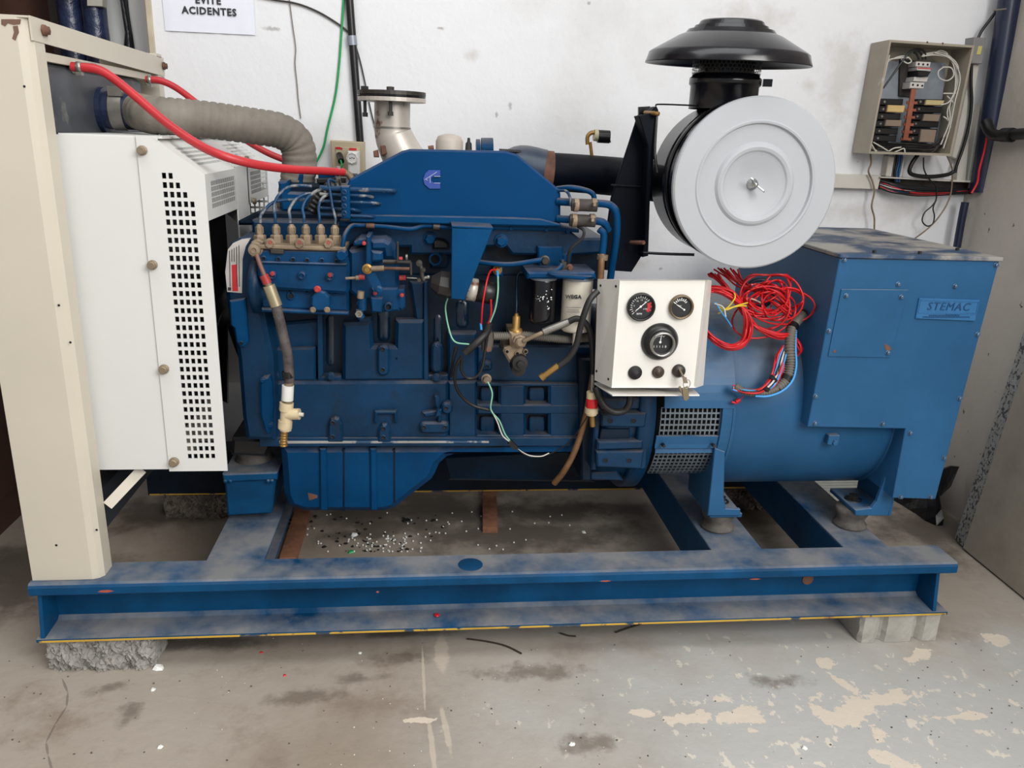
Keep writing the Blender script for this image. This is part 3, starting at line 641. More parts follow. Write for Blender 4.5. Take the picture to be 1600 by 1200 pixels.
for i, (px, top) in enumerate(((407, 352), (433, 352), (457, 352), (479, 352), (502, 352), (524, 353))):
    Yv = 2.06; k = ps(px, 370, Yv); p = at(px, 386, Yv); m = MB(); H = at(px, top, Yv).z-p.z
    lathe(m, p, (0, 0, 1), [(8.5*k, 0), (8.5*k, H*.12), (7.5*k, H*.16)], 16); lathe(m, p, (0, 0, 1), [(9.6*k, H*.16), (9.6*k, H*.52), (7.5*k, H*.58)], 6, 0, False, .3)
    lathe(m, p, (0, 0, 1), [(5.5*k, H*.56), (5.5*k, H*.66)], 12); lathe(m, p, (0, 0, 1), [(6.3*k, H*.64), (6.3*k, H*.9), (4.6*k, H*.97), (3*k, H*1.05), (0, H*1.05)], 6, 0, False, .1)
    m.build('delivery_valve', tan, EN)
for px in (422, 468, 513):
    m = MB(); hexb(m, px, 381, 2.02, 6.5, .014); vv = m.build('clamp_nut', tan, EN)
    m = MB(); disc(m, px, 379, 2.0065, [(3, -.001), (2.8, .001), (1.4, .001)], 12); m.build('seal_paint', redpaint, vv, label='red sealing paint')
for px, py, r in ((412, 404, 3.6), (435, 405, 3.6), (458, 406, 3.6), (480, 407, 3.6), (503, 407, 3.4), (526, 408, 3), (480, 453, 5), (524, 455, 5), (455, 462, 5.5), (454, 453, 4.5), (427, 430, 0)):
    if r: m = MB(); hole(m, px, py, 2.018 if py < 440 else 2.043, r*.8); m.build('socket_screw', [IP, darkhole], EN)
for px, py in ((426, 430), (516, 432), (472, 430)):
    m = MB(); disc(m, px, py, 2.018, [(6.5, -.002), (6, .009), (4, .011), (3, .006), (0, .006)], 18); vv = m.build('side_plug', IP, EN)
    if px != 472: m = MB(); disc(m, px-.5, py-2.2, 2.0085, [(3.8, -.002), (3.4, .001), (0, .0015)], 14); m.build('seal_paint', redpaint, vv, label='red sealing paint')
pt('feed_pump_cover', ('486,477 487,465 493,457 501,455 508,457 514,465 515,478 512,486 490,486', 2.005, 2.05, .004))
b = MB(); hexb(b, 496, 452, 2.01, 4, .01); b.build('seal_cap', redpaint, EN)
hexes('bolt', tan, ((489, 484), (511, 484)), 2.006, 3.5, .008)
for pts, r, mt in (('398,378 401,392 404,412', 9, tan),): pass
b = MB(); disc(b, 397, 391, 2.0, [(11, -.05), (11, -.02), (9, -.018), (9, .002), (4, .004), (2.5, .001), (0, .001)], 20); b.build('banjo_bolt', tan, EN)
part('banjo_bracket', tan, ('392,378 402,373 412,378 410,400 392,402', 2.02, 2.06, .004))
# governor housing right of the pump
pt('governor_body', ('545,392 575,385 612,387 622,420 622,487 580,490 575,470 560,468 545,455', 2.035, 2.13, .008), label='blue governor housing with levers')
pt('governor_cap', ('578,375 600,374 610,380 617,392 618,405 600,405 598,392 578,392', 2.015, 2.13, .008), ('553,378 560,373 572,372 578,375 578,384 552,384', 2.02, 2.12, .004))
pt('governor_flange', ('572,369 579,369 581,412 576,415 571,412', 2.005, 2.13, .003), ('580,392 598,394 599,408 580,410', 2.0, 2.05, .005))
pt('governor_lower', ('580,450 622,450 624,486 582,488', 2.02, 2.13, .005), ('579,465 598,466 596,489 581,487', 2.0, 2.05, .003), ('615,452 632,452 633,480 628,486 620,480', 2.03, 2.09, .004))
for px, py, r in ((607, 479, 6.5), (561, 473, 3), (591, 399, 0)):
    if r: m = MB(); hole(m, px, py, 2.012, r*.7, d=.008); m.build('port', [IP, darkhole], EN)
b = MB(); tube(b, '598,409 625,409', 4, 2.0); b.build('stop_cylinder', dsteel, EN)
b = MB(); bar(b, at(575, 418, 1.985), at(592, 454, 1.985), .022, .004, up=(0, 1, 0)); disc(b, 592, 452, 1.984, [(6, -.003), (6, .004), (3, .007), (0, .007)], 12); b.build('lever', IP, EN)
b = MB(); disc(b, 574, 420, 1.98, [(8, -.004), (8, .004), (5, .006), (4, .014), (0, .014)], 14); b.build('ball_joint', brass, EN)
b = MB(); tube(b, '580,420 600,419', 4.4, 1.978); b.build('rod_end', tan, EN)
b = MB(); tube(b, '598,419 640,420', 2.6, 1.978); b.build('link_rod', rust, EN)
b = MB(); tube(b, '540,435 558,434', 2.4, 1.99, n=6); tube(b, '556,434 562,434', 4, 1.99, n=6); b.build('stop_screw', tan, EN)
b = MB(); tube(b, '561,433 570,433', 4.5, 1.99, n=6); b.build('seal_paint', redpaint, EN)
for P in ('623,405 629,405', '624,434 634,434'): 
    b = MB(); tube(b, P, 4, 2.02); b.build('seal_paint', redpaint, EN)
for px, py in ((586, 458), (628, 461), (569, 380)):
    b = MB(); disc(b, px, py, 2.012, [(3.6, -.004), (3, .004), (0, .005)], 10); b.build('seal_paint', redpaint, EN)
b = MB(); tube(b, '634,402 637,402', 5, 2.03); tube(b, '636,434 637.5,434 652,435', 1.2, 2.0); b.build('spring_pin', steel, EN)
pt('lever_bracket', ('620,378 623,378 623,408 641,408 644,412 644,430 641,430 640,412 620,411', 1.98, 2.0, .001), mat=dsteel)
b = MB(); tube(b, '655,410 657,415 659,422 660,432 662,438', 3.6, 1.985); disc(b, 655, 411, 1.985, [(5, -.006), (5, .006), (0, .007)], 12); disc(b, 662, 421, 1.985, [(3, -.006), (3, .01), (0, .01)], 8); disc(b, 655, 437, 1.985, [(3.5, -.006), (3, .008), (0, .008)], 8); b.build('clevis', dsteel, EN)
b = MB(); tube(b, '663,434 670,433', 2.4, 1.985); disc(b, 669, 433, 1.985, [(3, 0), (2, .003), (0, .004)], 10, sm=True); b.build('clevis_pin', steel, EN)
b = MB(); tube(b, '564,455 563,466', 5.5, 2.0, n=6); b.build('overflow_fitting', tan, EN)
b = MB(); tube(b, '562,484 562,490 565,497', 6.5, 2.0, n=6); tube(b, '566,466 566,484', 7, 2.01, n=8); b.build('overflow_valve', IP, EN)
b = MB(); disc(b, 561, 490, 1.985, [(6, -.004), (6, .006), (3.5, .006), (3, .001), (0, .001)], 6); b.build('nut', steel, EN)
# fuel line along the head and its banjo
b = MB(); tube(b, [(534, 396, 2.02), (536, 380, 2.02), (540, 365, 2.03), (548, 354, 2.06), (560, 352, 2.085), (600, 354, 2.09), (640, 358, 2.09), (660, 353, 2.1), (675, 353, 2.1), (706, 356, 2.1)], 3.6); b.build('fuel_return_pipe', blue, EN)
b = MB(); tube(b, [(572, 352.5, 2.082), (585, 353, 2.0825)], 4.1); b.build('worn_band', rust, EN)
b = MB(); disc(b, 534, 399, 2.0, [(9, -.03), (9, .006), (7, .009), (0, .009)], 8); b.build('banjo_bolt', blue, EN)
b = MB(); tube(b, [(677, 354, 2.095), (687, 355, 2.095)], 6); b.build('pipe_clip', dsteel, EN)
# six injector pipes, comb clamps and their right hand ends
ends = [(407, 348, (412, 330), (424, 318), (440, 313), (478, 312)), (430, 348, (428, 322), (437, 303), (455, 291), (487, 291)), (453, 348, (452, 328), (462, 312), (478, 303), (492, 303)),
        (475, 348, (473, 325), (480, 310), (500, 296), (537, 292)), (499, 348, (498, 325), (502, 312), (512, 305), (537, 305)), (524, 350, (520, 325), (516, 300), (513, 284), (516, 281))]
for i, e in enumerate(ends):
    m = MB(); L = [(e[0], e[1], 2.06), (e[0], e[1]-10, 2.06)]+[(x, y, 2.07+.01*j) for j, (x, y) in enumerate(e[2:])]
    if i == 5: L.append((523, 284, 2.12))
    tube(m, L, 2.5 if i < 5 else 2.2, k=6); m.build('injector_pipe', M('worn_pipe_paint', (26, 62, 96), .4, .1, spec=.3, var=.2, scale=12, spots=[(22, .5, (130, 130, 126), .1)]) if i == 0 else bpy.data.materials['worn_pipe_paint'], EN)
wp = bpy.data.materials['worn_pipe_paint']
for y, x1 in ((296, 617), (305, 582), (316, 594), (327, 564), (337, 587)):
    m = MB(); tube(m, [(500, y-(2 if y > 300 else 3), 2.09), (520, y-1, 2.085), (548, y, 2.075), (x1-8, y+1.5, 2.078), (x1, y+3, 2.096)], 2.6 if y > 300 else 4, k=4); m.build('injector_pipe', wp, EN)
cl = part('pipe_clamp', blue, ('532,291 546,291 547,342 534,342', 2.055, 2.10, .003))
for y in (300, 311, 322, 333):
    m = MB(); disc(m, 538, y, 2.054, [(4.6, -.002), (4.4, .004), (2.6, .005), (2.2, .002), (0, .002)], 12); m.build('clamp_screw', IP, cl)
b = MB(); corr(b, P3([(486, 331), (497, 312), (512, 297), (535, 290)], 2.16), .016, .012, .003); b.build('ribbed_sleeve', black, EN)
# hanging bracket plate, stop solenoid
part('hanging_plate', blue, ('706,354 770,357 726,469 705,467', 1.995, 2.003, .0015), ('706,352 770,355 770,359 706,357', 1.995, 2.12, .001), label='blue tapered bracket plate hanging over the solenoid')
SO = MB(); a = at(673, 440, 2.05); c = at(772, 459, 2.05); ax = (c-a).normalized(); L_ = (c-a).length
lathe(SO, a, ax, [(0, 0), (.016, .0), (.034, .022), (.036, .045), (.03, L_*.60), (.02, L_*.62)], 9, 0, False)
so = SO.build('stop_solenoid', M('solenoid_black', (44, 40, 40), .42, var=.2, scale=10), EN, label='black stop solenoid with a bright end sleeve')
m = MB(); lathe(m, a, ax, [(.022, L_*.57), (.03, L_*.575), (.03, L_*.72), (.024, L_*.725)], 22); m.build('sleeve', palemetal, so)
m = MB(); lathe(m, a, ax, [(.024, L_*.72), (.029, L_*.73), (.029, L_), (.022, L_+.004), (0, L_+.004)], 22); m.build('cap', black, so)
# sensor on the block and rail behind the filters
b = MB(); tube(b, [(745, 409, 2.1), (770, 412, 2.085), (800, 413, 2.08), (840, 407, 2.08), (850, 405, 2.09)], 4); b.build('fuel_pipe', blue, EN)
b = MB(); hexb(b, 851, 407, 2.085, 6, .014); b.build('pipe_nut', dsteel, EN)
part('sensor_block', blue, ('775,418 786,418 786,432 772,432', 2.12, 2.19, .004))
b = MB(); hexb(b, 777, 422, 2.1, 5.5, .02); b.build('oil_pressure_sensor', brass, EN)
b = MB(); tube(b, [(822, 430, 2.06), (850, 428, 2.05), (873, 420, 2.05), (880, 408, 2.08)], 3.6); b.build('fuel_pipe', blue, EN)
hexes('pipe_nut', rust, ((890, 418),), 2.06, 4, .012); part('pipe_clip', dsteel, ('877,408 886,410 886,422 878,422', 2.06, 2.09, .002))
part('filter_head', blue, ('824,425 930,425 932,436 824,436', 2.02, 2.15, .005), ('858,428 926,432 912,438 870,434', 2.0, 2.05, .003))
def canister(name, x0, x1, y0, y1, Y, mat, lab, body=None):
    cx = (x0+x1)/2; k = ps(cx, (y0+y1)/2, Y); r = (x1-x0)/2*k; zt = at(cx, y0, Y-r).z; zb = at(cx, y1, Y-r).z; c = at(cx, (y0+y1)/2, Y)
    m = MB(); H = zt-zb; lathe(m, (c.x, Y, zb), (0, 0, 1), [(0, .004), (r*.6, .003), (r*.85, 0), (r*.97, .006), (r, .014), (r, H-.01), (r*.96, H-.004), (r*.9, H-.002)], 32)
    o = m.build(name, mat, EN, label=lab)
    m = MB(); lathe(m, (c.x, Y, zb), (0, 0, 1), [(r*1.0, H-.006), (r*1.03, H-.003), (r*1.03, H+.003), (r*.9, H+.005)], 32); m.build('rim', galv, o); return o, Vector((c.x, Y, 0)), r
f1, c1, r1 = canister('oil_filter', 827, 868, 436, 508, 2.075, gloss, 'black oil filter canister with flaked white print')
f2, c2, r2 = canister('fuel_filter', 877, 924, 437, 522, 2.075, M('filter_white', (214, 206, 190), .42, var=.04, scale=6, spots=[(4, .62, (180, 120, 50), .15)]), 'white fuel filter canister stained with rust at its right side')
text('WEGA', at(896, 464, c2.y-r2-.0015), .0135, ink, f2, ext=.0012, bold=.0004)
for y, n in ((480, 22), (484, 16), (487, 18)): text('-'*(n//2), at(896, y, c2.y-r2-.001), .010, ink, f2, ext=.0005, name='small_print')
b = MB(); rr = random.Random(3)
for i in range(26):
    x = rr.choice([rr.uniform(832, 850), rr.uniform(852, 861)]); y = rr.uniform(462, 470) if x < 850 else rr.uniform(452, 484)
    w_ = rr.uniform(1, 3); Yq = c1.y-math.sqrt(max(0, r1**2-(at(x, y, c1.y-r1).x-c1.x)**2))-.0012
    prism(b, [(x, y), (x+w_*.5, y-rr.uniform(.5, 1.5)), (x+w_, y), (x+w_*.6, y+rr.uniform(.5, 2))], Yq, Yq+.001, 0)
o = b.build('flaked_print', wink, f1); o['kind'] = 'stuff'
b = MB(); tube(b, '900,515 899,540', 5, 2.05); b.build('drain_plug', M('drain_white', (190, 184, 172), .5), f2)
# lift pump with hand primer
LP = part('lift_pump', tan, ('796,519 815,519 817,545 822,553 822,560 812,562 808,556 796,568 786,550 788,544 797,541', 2.06, 2.16, .006), label='dusty brass lift pump with black hand primer')
b = MB(); p = at(806, 519, 2.08); lathe(b, p, (0, 0, 1), [(.018, -.03), (.0185, .004), (.016, .01), (.0105, .012), (.0105, .043), (.006, .046), (.004, .052), (0, .052)], 16); b.build('inlet_union', brass, LP)
b = MB(); tube(b, [(806, 497, 2.08), (807, 475, 2.09), (807, 455, 2.11), (809, 430, 2.13), (820, 424, 2.13)], 2); b.build('feed_pipe', oily, LP)
b = MB(); disc(b, 812, 533, 2.056, [(11, -.01), (11, .006), (8, .008), (8, .02), (5, .024), (0, .024)], 8); b.build('union_nut', tan, LP)
b = MB(); disc(b, 812, 566, 2.05, [(12, -.04), (13, .0), (12, .012), (6, .014), (5, .022), (0, .023)], 22); disc(b, 810, 577, 2.06, [(11, -.05), (11, .005), (0, .008)], 18); b.build('hand_primer', drub, LP)
for q in ((792, 549), (821, 549), (808, 552)):
    b = MB(); hole(b, q[0], q[1], 2.058, 2.6); b.build('bolt_hole', [tan, darkhole], LP)
b = MB(); tube(b, [(818, 533, 2.03), (840, 523, 2.02), (852, 518, 2.02)], 3.4); b.build('outlet_pipe', tan, LP)
b = MB(); tube(b, [(849, 519, 2.02), (860, 514, 2.02)], 6.5, n=6); tube(b, [(858, 515, 2.02), (888, 503, 2.02)], 6, n=14); b.build('crimp_fitting', steel, LP)
# flywheel end
FH = MB(); AX = Vector((0, 2.33, .64))
def acyl(x, th, r): return Vector((x, AX.y-r*math.cos(th), AX.z+r*math.sin(th)))
lathe(FH, (0, AX.y, AX.z), (1, 0, 0), [(.22, .49), (.268, .5), (.275, .52), (.275, .6)], 56); lathe(FH, (0, AX.y, AX.z), (1, 0, 0), [(.275, .595), (.292, .597), (.296, .603), (.296, .642), (.29, .646), (.25, .646)], 64)
fh = FH.build('flywheel_housing', cast, EN, label='round blue flywheel housing with bolt pads')
for P in ('940,647 1011,645 1008,668 940,667', '932,706 1006,705 1003,733 933,730'):
    pd = part('pad', cast, (P, 2.03, 2.14, .004), parent=fh); q = pp(P); yy = (q[0][1]+q[2][1])/2
    for x in ((954, 990) if yy < 680 else (946, 983)):
        m = MB(); disc(m, x, yy, 2.0295, [(5, -.001), (4.6, .0012), (3.8, .0012)], 14); disc(m, x, yy, 2.0295, [(3.8, .0012), (3.6, .0002), (0, .0002)], 14, 1); m.build('bolt_hole', hm, pd)
part('pad', cast, ('940,625 1010,622 1011,640 940,642', 2.05, 2.14, .005), parent=fh)
part('pad', cast, ('1004,640 1016,640 1010,732 1000,735', 2.045, 2.14, .004), ('930,640 940,640 932,735 924,735', 2.06, 2.14, .004), ('934,690 1005,688 1005,702 933,704', 2.035, 2.14, .005), parent=fh)
part('pad_pocket', oily, ('940,670 984,670 984,690 936,690', 2.052, 2.14, .002), parent=fh)
part('pad', cast, ('918,740 965,736 975,752 920,750', 2.12, 2.2, .005), parent=fh)
part('rear_flange', oily, ('905,560 930,560 925,752 908,752', 2.11, 2.5, .006))
# ------------------------------------------------------------------ alternator
AL = thing('alternator', 'blue cylindrical alternator with tall terminal box at the right end', 'alternator', (1.1, 2.33, .27))
def atC(px, py, r=.285):
    d = ray(px, py); o = CAM; a = d.y**2+d.z**2; bb = 2*((o.y-AX.y)*d.y+(o.z-AX.z)*d.z); c = (o.y-AX.y)**2+(o.z-AX.z)**2-r*r
    D = max(0, bb*bb-4*a*c); return o+d*((-bb-math.sqrt(D))/2/a)
def ap(name, mat, *prisms, parent=None, label=None): return part(name, mat, *prisms, parent=parent or AL, label=label)
m = MB(); lathe(m, (0, AX.y, AX.z), (1, 0, 0), [(.2, .862), (.283, .864), (.285, .868), (.285, 1.36), (.281, 1.362), (.281, 1.368), (.285, 1.37), (.285, 1.4), (.275, 1.41), (.2, 1.415)], 72)
m.build('barrel', blue2, AL, label='smooth blue barrel')
m = MB(); lathe(m, (0, AX.y, AX.z), (1, 0, 0), [(.2, .66), (.25, .662), (.25, .86)], 48); m.build('inner_ring', darkhole, AL)
def arc(name, mat, x0, x1, t0, t1, r0, r1, n=10, lab=None):
    m = MB(); T_ = [math.radians(t0+(t1-t0)*i/n) for i in range(n+1)]; vs = []; fs = []
    for t in T_: vs += [acyl(x0, t, r1), acyl(x1, t, r1), acyl(x1, t, r0), acyl(x0, t, r0)]
    for i in range(n):
        for j in range(4): fs.append([4*i+j, 4*i+(j+1) % 4, 4*i+4+(j+1) % 4, 4*i+4+j])
    fs += [[3, 2, 1, 0], [4*n, 4*n+1, 4*n+2, 4*n+3]]; m.add(vs, fs, 0, False); return m.build(name, mat, AL, label=lab)
arc('adapter_cover', blue2, .668, .872, 9, 78, .283, .292, 16)
arc('adapter_rim', blue2, .838, .868, -60, 9, .262, .290, 16)
arc('rim_seam', blue2, .868, .876, -70, 10, .284, .292, 16)
arc('adapter_cover', blue2, .668, .872, 78, 180, .27, .288, 16)
def screen(t0, t1, nv):
    m = MB(); x0, x1 = .664, .838; nu = 13; r = .276; fr = .72
    us = [0]; 
    for i in range(nu): us += [(i+.5-fr/2)/nu, (i+.5+fr/2)/nu]
    ts = [0]
    for i in range(nv): ts += [(i+.5-fr/2)/nv, (i+.5+fr/2)/nv]
    us.append(1); ts.append(1); W = len(ts)
    for rr_ in (r, r-.003):
        vs = [acyl(x0+(x1-x0)*u, math.radians(t0+(t1-t0)*v), rr_) for u in us for v in ts]; fs = []
        for i in range(len(us)-1):
            for j in range(W-1):
                if i % 2 and j % 2: continue
                fs.append([i*W+j, (i+1)*W+j, (i+1)*W+j+1, i*W+j+1])
        m.add(vs, fs)
    m.build('mesh_screen', M('screen_grey', (112, 122, 130), .5, .3, var=.15, scale=20) if t0 < 0 and nv == 5 else bpy.data.materials['screen_grey'], AL)
screen(-9, 9, 5); screen(-44, -20, 7)
m = MB(); bar(m, acyl(.655, -.25, .278), acyl(.842, -.25, .278), .022, .012, up=(0, 1, 0)); m.build('clamp_bar', blue2, AL)
m = MB(); bar(m, acyl(.655, -.19, .281), acyl(.842, -.19, .281), .024, .006, up=(0, .95, .19)); bar(m, acyl(.66, -.33, .278), acyl(.838, -.33, .278), .018, .005, up=(0, 1, -.3)); m.build('clamp_strip', blue2, AL)
for px, py in ((1036, 695), (1114, 695)):
    m = MB(); hexb(m, px, py, 2.043, 3, .012, washer=False); m.build('bolt', dsteel, AL)
# feet on rubber mounts
for gus, base, bolt, mx in (('1117,700 1133,706 1131,776 1134,795 1157,796 1157,806 1106,806', (.845, .945), None, .897), ('1396,713 1408,700 1400,755 1388,806 1337,806 1336,797 1362,794 1370,784', (1.305, 1.41), (1336, 778), 1.328)):
    f = ap('foot', blue2, (gus, 2.05, 2.062, .002))
    m = MB(); box(m, base[0], base[1], 2.062, 2.23, .333, .347, b=.002)
    if bolt: prism(m, '1408,700 1412,702 1392,806 1388,806', 2.062, 2.25, 0)
    else: prism(m, '1117,700 1121,700 1111,806 1106,806', 2.062, 2.25, 0)
    m.build('base_plate', blue2, f)
    m = MB(); my = 2.125
    lathe(m, (mx, my, .270), (0, 0, 1), [(.045, 0), (.05, .002), (.05, .008), (.042, .018), (.041, .028), (.05, .048), (.051, .056), (.047, .063), (0, .063)], 28); m.build('rubber_mount', dirty, AL, label='dusty waisted rubber mount')
    m = MB(); lathe(m, (mx+.01, my+.02, .345), (0, 0, 1), [(.026, 0), (.026, .004), (.02, .005)], 18); lathe(m, (mx+.01, my+.02, .347), (0, 0, 1), [(.016, .002), (.016, .016), (0, .017)], 6, 0, False); m.build('mount_bolt', dsteel, AL)
p = atC(1297, 685); m = MB(); box(m, p.x-.017, p.x+.017, p.y-.022, p.y+.02, p.z-.012, p.z+.018, b=.002); lathe(m, (p.x+.004, p.y-.022, p.z-.004), (0, -1, 0), [(.008, -.001), (.008, .006), (0, .007)], 6, 0, False); m.build('earth_lug', blue2, AL)
# terminal box
TB = ap('terminal_box', blue2, ('1312,404 1562,407 1462,780 1395,778 1415,670 1262,667', 2.0, 2.66, .002), label='tall blue terminal box panel')
q = [at(1311, 398, 2.0), at(1566, 402, 2.0)]
m = MB(); box(m, q[0].x, q[1].x, 1.993, 2.67, q[0].z-.008, q[0].z+.003, b=.002); m.build('lid', M('dusty_lid_blue', (44, 70, 100), .5, spots=[(6, .45, (150, 146, 140), .12)], var=.2), TB, label='lid thick with grey dust')
m = MB()
P = [at(1440, 400, 2.01)]
for x in (1.2, 1.33, 1.5): lathe(m, (x, 2.12 if x > 1.4 else 2.03, q[0].z+.002), (0, 0, 1), [(.006, 0), (.006, .008), (0, .009)], 6, 0, False)
m.build('lid_screw', dsteel, TB)['kind'] = 'stuff'
for px, py in ((1319, 406), (1556, 414), (1403, 444), (1492, 447), (1295, 517), (1527, 522), (1274, 619), (1499, 622), (1273, 661), (1379, 662), (1422, 676), (1475, 715), (1407, 776), (1454, 776)):
    m = MB(); disc(m, px, py, 1.9995, [(4, -.001), (4, .001), (2.9, .0015), (2.8, .007), (1.6, .008), (0, .0075)], 12); m.build('screw', M('screw_blue', (84, 110, 136), .35, .4) if px == 1319 else bpy.data.materials['screw_blue'], TB)
cp = ap('cover_plate', blue2, ('1315,452 1420,453 1390,559 1294,557', 1.9965, 2.001, .0008), parent=TB)
for px, py in ((1322, 462), (1408, 464), (1387, 551)):
    m = MB(); disc(m, px, py, 1.996, [(4, -.001), (4, .001), (2.9, .0015), (2.8, .007), (1.6, .008), (0, .0075)], 12); m.build('screw', bpy.data.materials['screw_blue'], TB)
m = MB(); disc(m, 1304, 549, 1.9962, [(2.6, 0), (2.4, .0008), (0, .0008)], 12); m.build('screw_hole', rust, TB)
m = MB(); prism(m, '1382,537 1389,540 1393,546 1387,550 1383,545', 1.9958, 1.998, 0); m.build('paint_chip', rust, TB, label='rusty paint chip')
bp = ap('nameplate', M('nameplate_blue', (48, 108, 158), .4, var=.08), ('1437,466 1531,469 1523.5,502 1431,498', 1.994, 2.001, .001), parent=TB, label='raised maker plate with embossed lettering')
m = MB()
for L in ('1439,468.5 1529,471.5', '1529,471.5 1525,491', '1525,491 1435,488.5', '1435,488.5 1439,468.5', '1433.5,496.5 1522.5,500'):
    a, c = [at(x, y, 1.9935) for x, y in pp(L)]; bar(m, a, c, .0022, .002, up=(0, 1, 0))
m.build('raised_border', bpy.data.materials['nameplate_blue'], TB)
dx = (at(1527, 480, 1.993)-at(1437, 478, 1.993)).normalized()
text('STEMAC', at(1482, 479.5, 1.9938), .031, M('nameplate_letter', (26, 70, 112), .4, var=.03), TB, ax=dx, ext=.0016, shear=.15)
m = MB(); rr = random.Random(5)
for y, x0, x1 in ((490.5, 1478, 1520), (493, 1452, 1500), (495.5, 1442, 1515)):
    x = x0
    while x < x1:
        w_ = rr.uniform(1.5, 4); prism(m, [(x, y-.9), (x+w_, y-.8), (x+w_, y+.9), (x, y+.8)], 1.9928, 1.9945, 0); x += w_+.9
m.build('small_lettering', bpy.data.materials['nameplate_letter'], TB)['kind'] = 'stuff'
# ------------------------------------------------------------------ air cleaner with its rain cap
AC = thing('air_cleaner', 'black drum air cleaner with round silver end cover and mushroom rain cap', 'air filter', (.77, 2.1, 1.1))
YL = 1.95; c0 = at(1180, 288.5, YL); RL = .2075
m = MB(); R_ = .199; lathe(m, (c0.x, 0, c0.z), (0, 1, 0), [(R_, 1.962), (R_, 2.06), (R_+.003, 2.063), (R_+.003, 2.07), (R_, 2.073), (R_, 2.18), (R_-.02, 2.2), (.1, 2.205), (0, 2.205)], 72); m.build('drum', gloss, AC)
m = MB(); lathe(m, (c0.x, YL, c0.z), (0, -1, 0), [(RL-.004, -.02), (RL, -.016), (RL, -.003), (RL-.004, .001), (RL*.74, .002), (RL*.722, .0045), (RL*.70, .0035), (RL*.685, -.004), (RL*.49, -.005), (RL*.46, .001), (RL*.43, .003), (RL*.395, .001), (RL*.375, -.003), (RL*.35, -.005)], 96, 0, False); lathe(m, (c0.x, YL, c0.z), (0, -1, 0), [(RL*.35, -.005), (RL*.3, -.008), (RL*.2, -.0145), (RL*.1, -.019), (0, -.02)], 64, 0, True)
m.build('end_cover', silver, AC, label='round silver end cover with pressed rings')
pw = Vector((c0.x, YL-.0, c0.z)); wn = MB(); lathe(wn, pw+Vector((0, .018, 0)), (0, -1, 0), [(.014, 0), (.014, .002), (.009, .004), (.009, .014), (.005, .015), (.005, .026), (0, .026)], 14)
for sg in (1, -1):
    d = Vector((.7, 0, -.7))*sg; sheet(wn, [pw+d*.006+Vector((0, .004, 0)), pw+d*.026+Vector((0, -.016, 0)), pw+d*.02+Vector((0, -.022, 0)), pw+d*.004+Vector((0, -.006, 0))], .003)
wn.build('wing_nut', M('bright_zinc', (190, 190, 188), .25, .9), AC)
m = MB(); lathe(m, (c0.x, 2.02, c0.z), (0, 1, 0), [(R_+.003, 0), (R_+.005, .004), (R_+.005, .02), (R_+.003, .024)], 72); m.build('band', black, AC)
xc, yc_ = .765, 2.11
zc = at(1130, 88, yc_-.205).z; zt = zc-.030+.008
m = MB(); lathe(m, (xc, yc_, 0), (0, 0, 1), [(.086, 1.48), (.086, 1.535), (.088, 1.537), (.088, 1.556), (.085, 1.558), (.085, zt)], 48); m.build('inlet_pipe', gloss, AC)
m = MB(); lathe(m, (xc, yc_, 0), (0, 0, 1), [(.089, 1.538), (.0905, 1.54), (.0905, 1.554), (.089, 1.556)], 40); a = Vector((xc+.088, yc_-.03, 1.547)); bar(m, a, a+Vector((.022, -.006, 0)), .014, .018, up=(0, 0, 1)); m.build('pipe_clamp', gloss, AC)
m = MB(); lathe(m, (xc, yc_, 0), (0, 0, 1), [(.07, zt-.01), (.07, zt+.06)], 32); m.build('mesh_dark_filler', gloss, AC)  # black cylinder added so the space behind the mesh looks dark
m = MB(); n = 50
for k in range(5):          # hexagonal mesh band under the cap: real openings between hex ribs
    for i in range(n):
        a = (i+(k % 2)*.5)*6.28318/n; z = zt+.005+k*.0092; ctr = Vector((xc+.0858*math.cos(a), yc_+.0858*math.sin(a), z)); ta = Vector((-math.sin(a), math.cos(a), 0)); hx = []
        for s_ in (1, .76):
            for j in range(6):
                t = math.radians(60*j+30); hx.append(ctr+ta*(.0062*s_*math.cos(t))+Vector((0, 0, .0062*s_*math.sin(t))))
        m.add(hx, [[j, (j+1) % 6, 6+(j+1) % 6, 6+j] for j in range(6)])
m.build('hex_mesh', black, AC)['kind'] = 'stuff'
m = MB(); lathe(m, (xc, yc_, zc), (0, -.035, 1), [(.11, .055), (.196, .009), (.205, .002), (.207, 0), (.2065, .003), (.203, .012), (.199, .026), (.192, .031), (.128, .067), (.112, .073), (.107, .074)], 72); lathe(m, (xc, yc_, zc), (0, -.035, 1), [(.112, .073), (.106, .081), (.094, .082), (.09, .09), (.083, .091), (.078, .1), (.073, .103), (0, .104)], 64, 0, False)
m.build('rain_cap', gloss, AC, label='black mushroom rain cap')
# bracket that carries it
bkt = ap('bracket', navyblack, ('997,180 1003,178 1018,205 1016,250 1010,300 1008,370 1004,398 987,425 945,422 948,360 955,310', 2.16, 2.17, .002), parent=AC, label='dark blue folded bracket between engine and drum')
ap('bracket_fold', navyblack, ('998,181 1014,178 1022,168 1026,166 1029,172 1023,235 1016,305 1013,400 1004,402 1008,370 1010,300 1013,230', 2.10, 2.15, .002), parent=AC)
ap('bracket_fold', navyblack, ('955,288 1010,291 1010,294 955,291', 2.154, 2.164, .001), parent=AC)
for L_, r_ in (([(1024, 165, 2.1), (1032, 163, 2.1), (1085, 165, 2.08), (1130, 168, 2.06)], 1.3), ([(1003, 393, 2.1), (1010, 395, 2.1), (1050, 397, 2.08), (1085, 398, 2.06)], 2.2), ([(1026, 180, 2.1), (1023, 235, 2.09), (1027, 270, 2.07)], 2.5)):
    m = MB(); tube(m, L_, r_); m.build('strap', gloss, AC)
